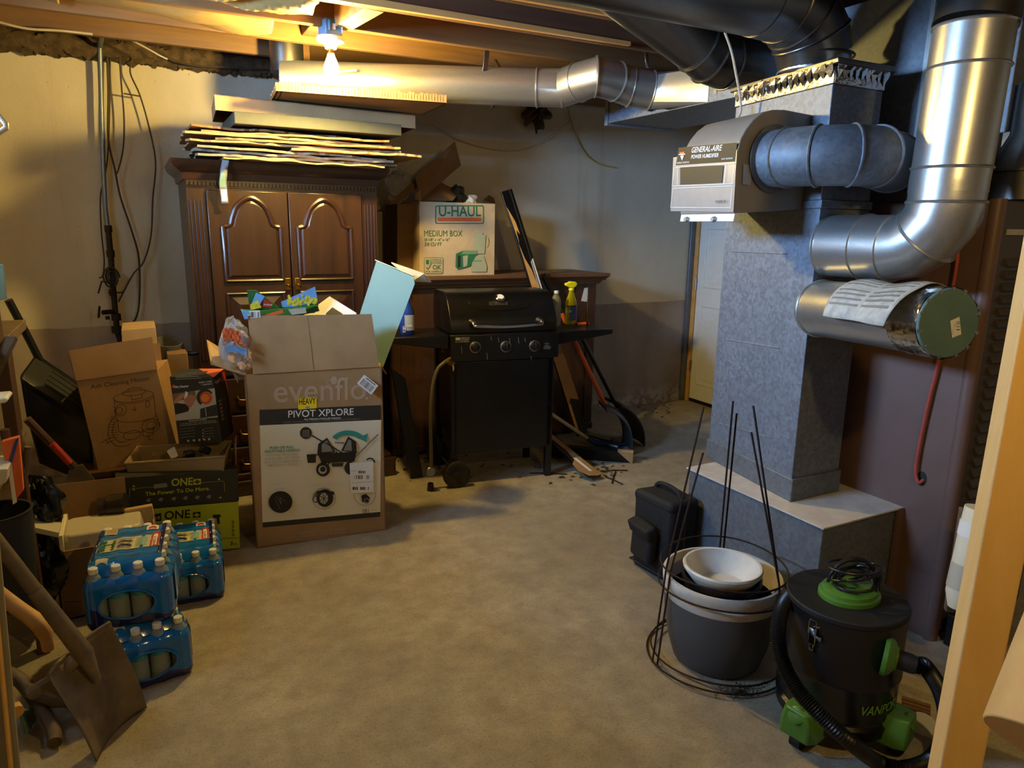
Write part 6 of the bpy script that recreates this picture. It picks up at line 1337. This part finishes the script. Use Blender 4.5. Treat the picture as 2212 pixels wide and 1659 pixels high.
q.tube([cc+vr*.08+V((0,0,.01)), cc+vr*.085+V((0,0,-.03)), cc+vr*.06+vt*.05+V((0,0,-.06))], .0042, 'black', 8, sm=4); o = q.obj('power_cord', t)
pd = (vr*.62+vt*.78).normalized(); pc = VC+pd*VR+V((0,0,.345)); pd = (vr*.88+vt*.46+V((0,0,-.05))).normalized(); pc = pc-pd*.004; R3 = Matrix(frame(pc, pc+pd)).transposed()
MB().lathe([(.058,-.012),(.06,.0),(.05,.012),(.034,.022),(.034,.026),(.0,.026)], 'vgreen', pc, R3, 32).obj('hose_port', t)
MB().lathe([(0,.02),(.0275,.02),(.0275,.06),(.025,.075),(0,.075)], 'rubber', pc, R3, 28).obj('hose_cuff', t)
def z6(x, y): return (1640+x/3.325, 1160+y/3.325)
dep = lambda p: (p-CAM).dot(f_); d0 = dep(pc+pd*.08)
hp = [pc+pd*.05, pc+pd*.08]+[aD(*z6(x, y), d0+d_) for x, y, d_ in ((1190,930,.0),(1290,1080,.02),(1340,1250,.06),(1315,1430,.10))]+[aZ(*z6(1240,1590),.024), aZ(*z6(1050,1662),.024), aZ(*z6(850,1615),.024)]+[aD(*z6(x, y), d_) for x, y, d_ in ((650,1470,1.985),(430,1270,2.0),(270,1090,2.05),(170,900,2.10),(135,700,2.14),(165,510,2.20),(260,395,2.27),(380,345,2.33),(470,335,2.36))]
sp = spline(hp, 26); q = MB().tube(sp, [.0235 if i % 2 else .0195 for i in range(len(sp))], 'black', 16); q.obj('ribbed_hose', t, sm=30)
ld = (vr*-.58+vt*.81).normalized(); lp = VC+ld*(VR+.009)+V((0,0,.372)); R3 = Matrix((ld.cross(V((0,0,1))), ld, V((0,0,1)))).transposed()
lt = MB().box(lp, (.022,.008,.05), 'chrome', R3).box(lp+V((0,0,-.03)), (.014,.006,.03), 'chrome', R3).obj('latch', t, bev=.002)
MB().tube([lp+R3 @ V((s_*.011,.006,z_)) for s_, z_ in ((-1,.01),(-1,.05),(-.8,.056),(.8,.056),(1,.05),(1,.01))], .0018, 'chrome', 6).obj('latch_wire', lt); MB().box(lp+R3 @ V((-.018,.0,.002)), (.02,.006,.014), 'chrome', R3).obj('latch_foot', lt)
vs_, fs_, w_ = txt('VANPORS', .03); q = MB(); L_ = .15
v2 = V((-vt.y, vt.x, 0))
q.mesh([VC+(vt*math.cos(an)+v2*math.sin(an))*(VR+.0012)+V((0,0,.155+.14*(y/w_)*1.35+.004*0)) for an, y in [((.42+(x+.25*y)/w_*L_/VR), y) for x, y in vs_]], fs_, pm('green_lettering', '#6a9a30', .5, 0, 0)); q.obj('lettering', t, sm=0, fix=False)
for s_, (kr, kt) in enumerate(((-.58,.81),(.80,.58),(.3,-.95))):
    d_ = (vr*kr+vt*kt).normalized(); c = VC+d_*(VR+.005); R3 = Matrix((d_.cross(V((0,0,1))), d_, V((0,0,1)))).transposed()
    hs_ = MB().rings([[c+R3 @ V((x*sx, y, z)) for x, y in ((-.06,-.05),(.06,-.05),(.06,.02),(.045,.05),(-.045,.05),(-.06,.02))] for sx, z in ((1,.045),(1,.085),(.85,.125),(.7,.14))], 'vgreen').obj('caster_housing', t, bev=.006)
    MB().lathe([(0,.0),(.026,0),(.026,.02),(.02,.024),(0,.024)], 'vgreen', c+R3 @ V((0,.03,.115)), R3 @ Matrix.Rotation(-PI/3,3,'X'), 20).obj('knob', hs_)
    MB().cyl(c+R3 @ V((-.017,.015,.026)), c+R3 @ V((.017,.015,.026)), .026, m='rubber', n=20).obj('caster_wheel', t); MB().box(c+R3 @ V((0,.0,.045)), (.05,.05,.03), 'rubber', R3).obj('caster_fork', t, bev=.004)
# ------------------------------------------------------------------ odds and ends at the furnace foot
t = thing('rolled_paper_sack', 'rolled printed paper sack leaning on the furnace front', 'paper sack', aD(2062,1315,2.44))
pa, pb = aD(2118,1098,2.36), aD(2068,1312,2.42); MB().tube([pb, pb.lerp(pa,.15), pb.lerp(pa,.8), pa], [.03,.046,.048,.046], 'cream', 20).obj('roll', t)
MB().tube([pa-(pa-pb)*.28, pa-(pa-pb)*.14], .0495, 'paper', 24, cap=False).obj('white_band', t); MB().tube([pb.lerp(pa,.2), pb.lerp(pa,.45)], .0478, 'lgrey', 24, cap=False).obj('grey_print_band', t)
a = Art(pb.lerp(pa,.5)+(CAM-pb).normalized()*.0505, (CAM-pb), .0005); a.text('Quality Products', (2093,1142), (2122,1152), 'ink', 1.2, 0, .02); a.text('PAPER', (2096,1160), (2118,1168), 'grey_pr'); a.line([(2078,1262),(2098,1222),(2108,1228),(2092,1268)], .0016, 'ink', True); a.bars(2084,1240,2096,1262,'ink',5,False); a.obj('lettering', t)
tag(MB().slab([aD(2078,1100,2.46), aD(2086,1100,2.46), aD(2062,1325,2.5), aD(2044,1322,2.5)], (.015,.02,0), 'ash').obj('wood_offcut', bev=.002), 'thin wood offcut standing beside the rolled paper sack', 'board')
tag(MB().bb((2.60,1.20,0),(3.3,1.24,.05),'pinex').obj('floor_batten', bev=.003), 'wooden batten on the floor in front of the furnace', 'board')
tag(MB().bb((2.63,1.255,0),(2.78,1.40,.13),'black').obj('dark_box', bev=.004), 'dark box on the floor under the rolled paper sack', 'box')
t = thing('floor_grille', 'small brown slatted grille lying on the floor behind the vacuum', 'grille', aZ(1985,1525,.02))
for k in range(5): MB().cyl(aZ(1948,1508+8*k,.05-.008*k), aZ(2010,1527+8*k,.05-.008*k), .008, m='dress_top', n=10).obj('slat', t)
tag(MB().cyl(aZ(1990,1575,.004), aZ(1990,1575,.014), .05, m='white', n=30).obj('white_disc', bev=.002), 'white plastic disc on the floor behind the vacuum hose', 'disc')
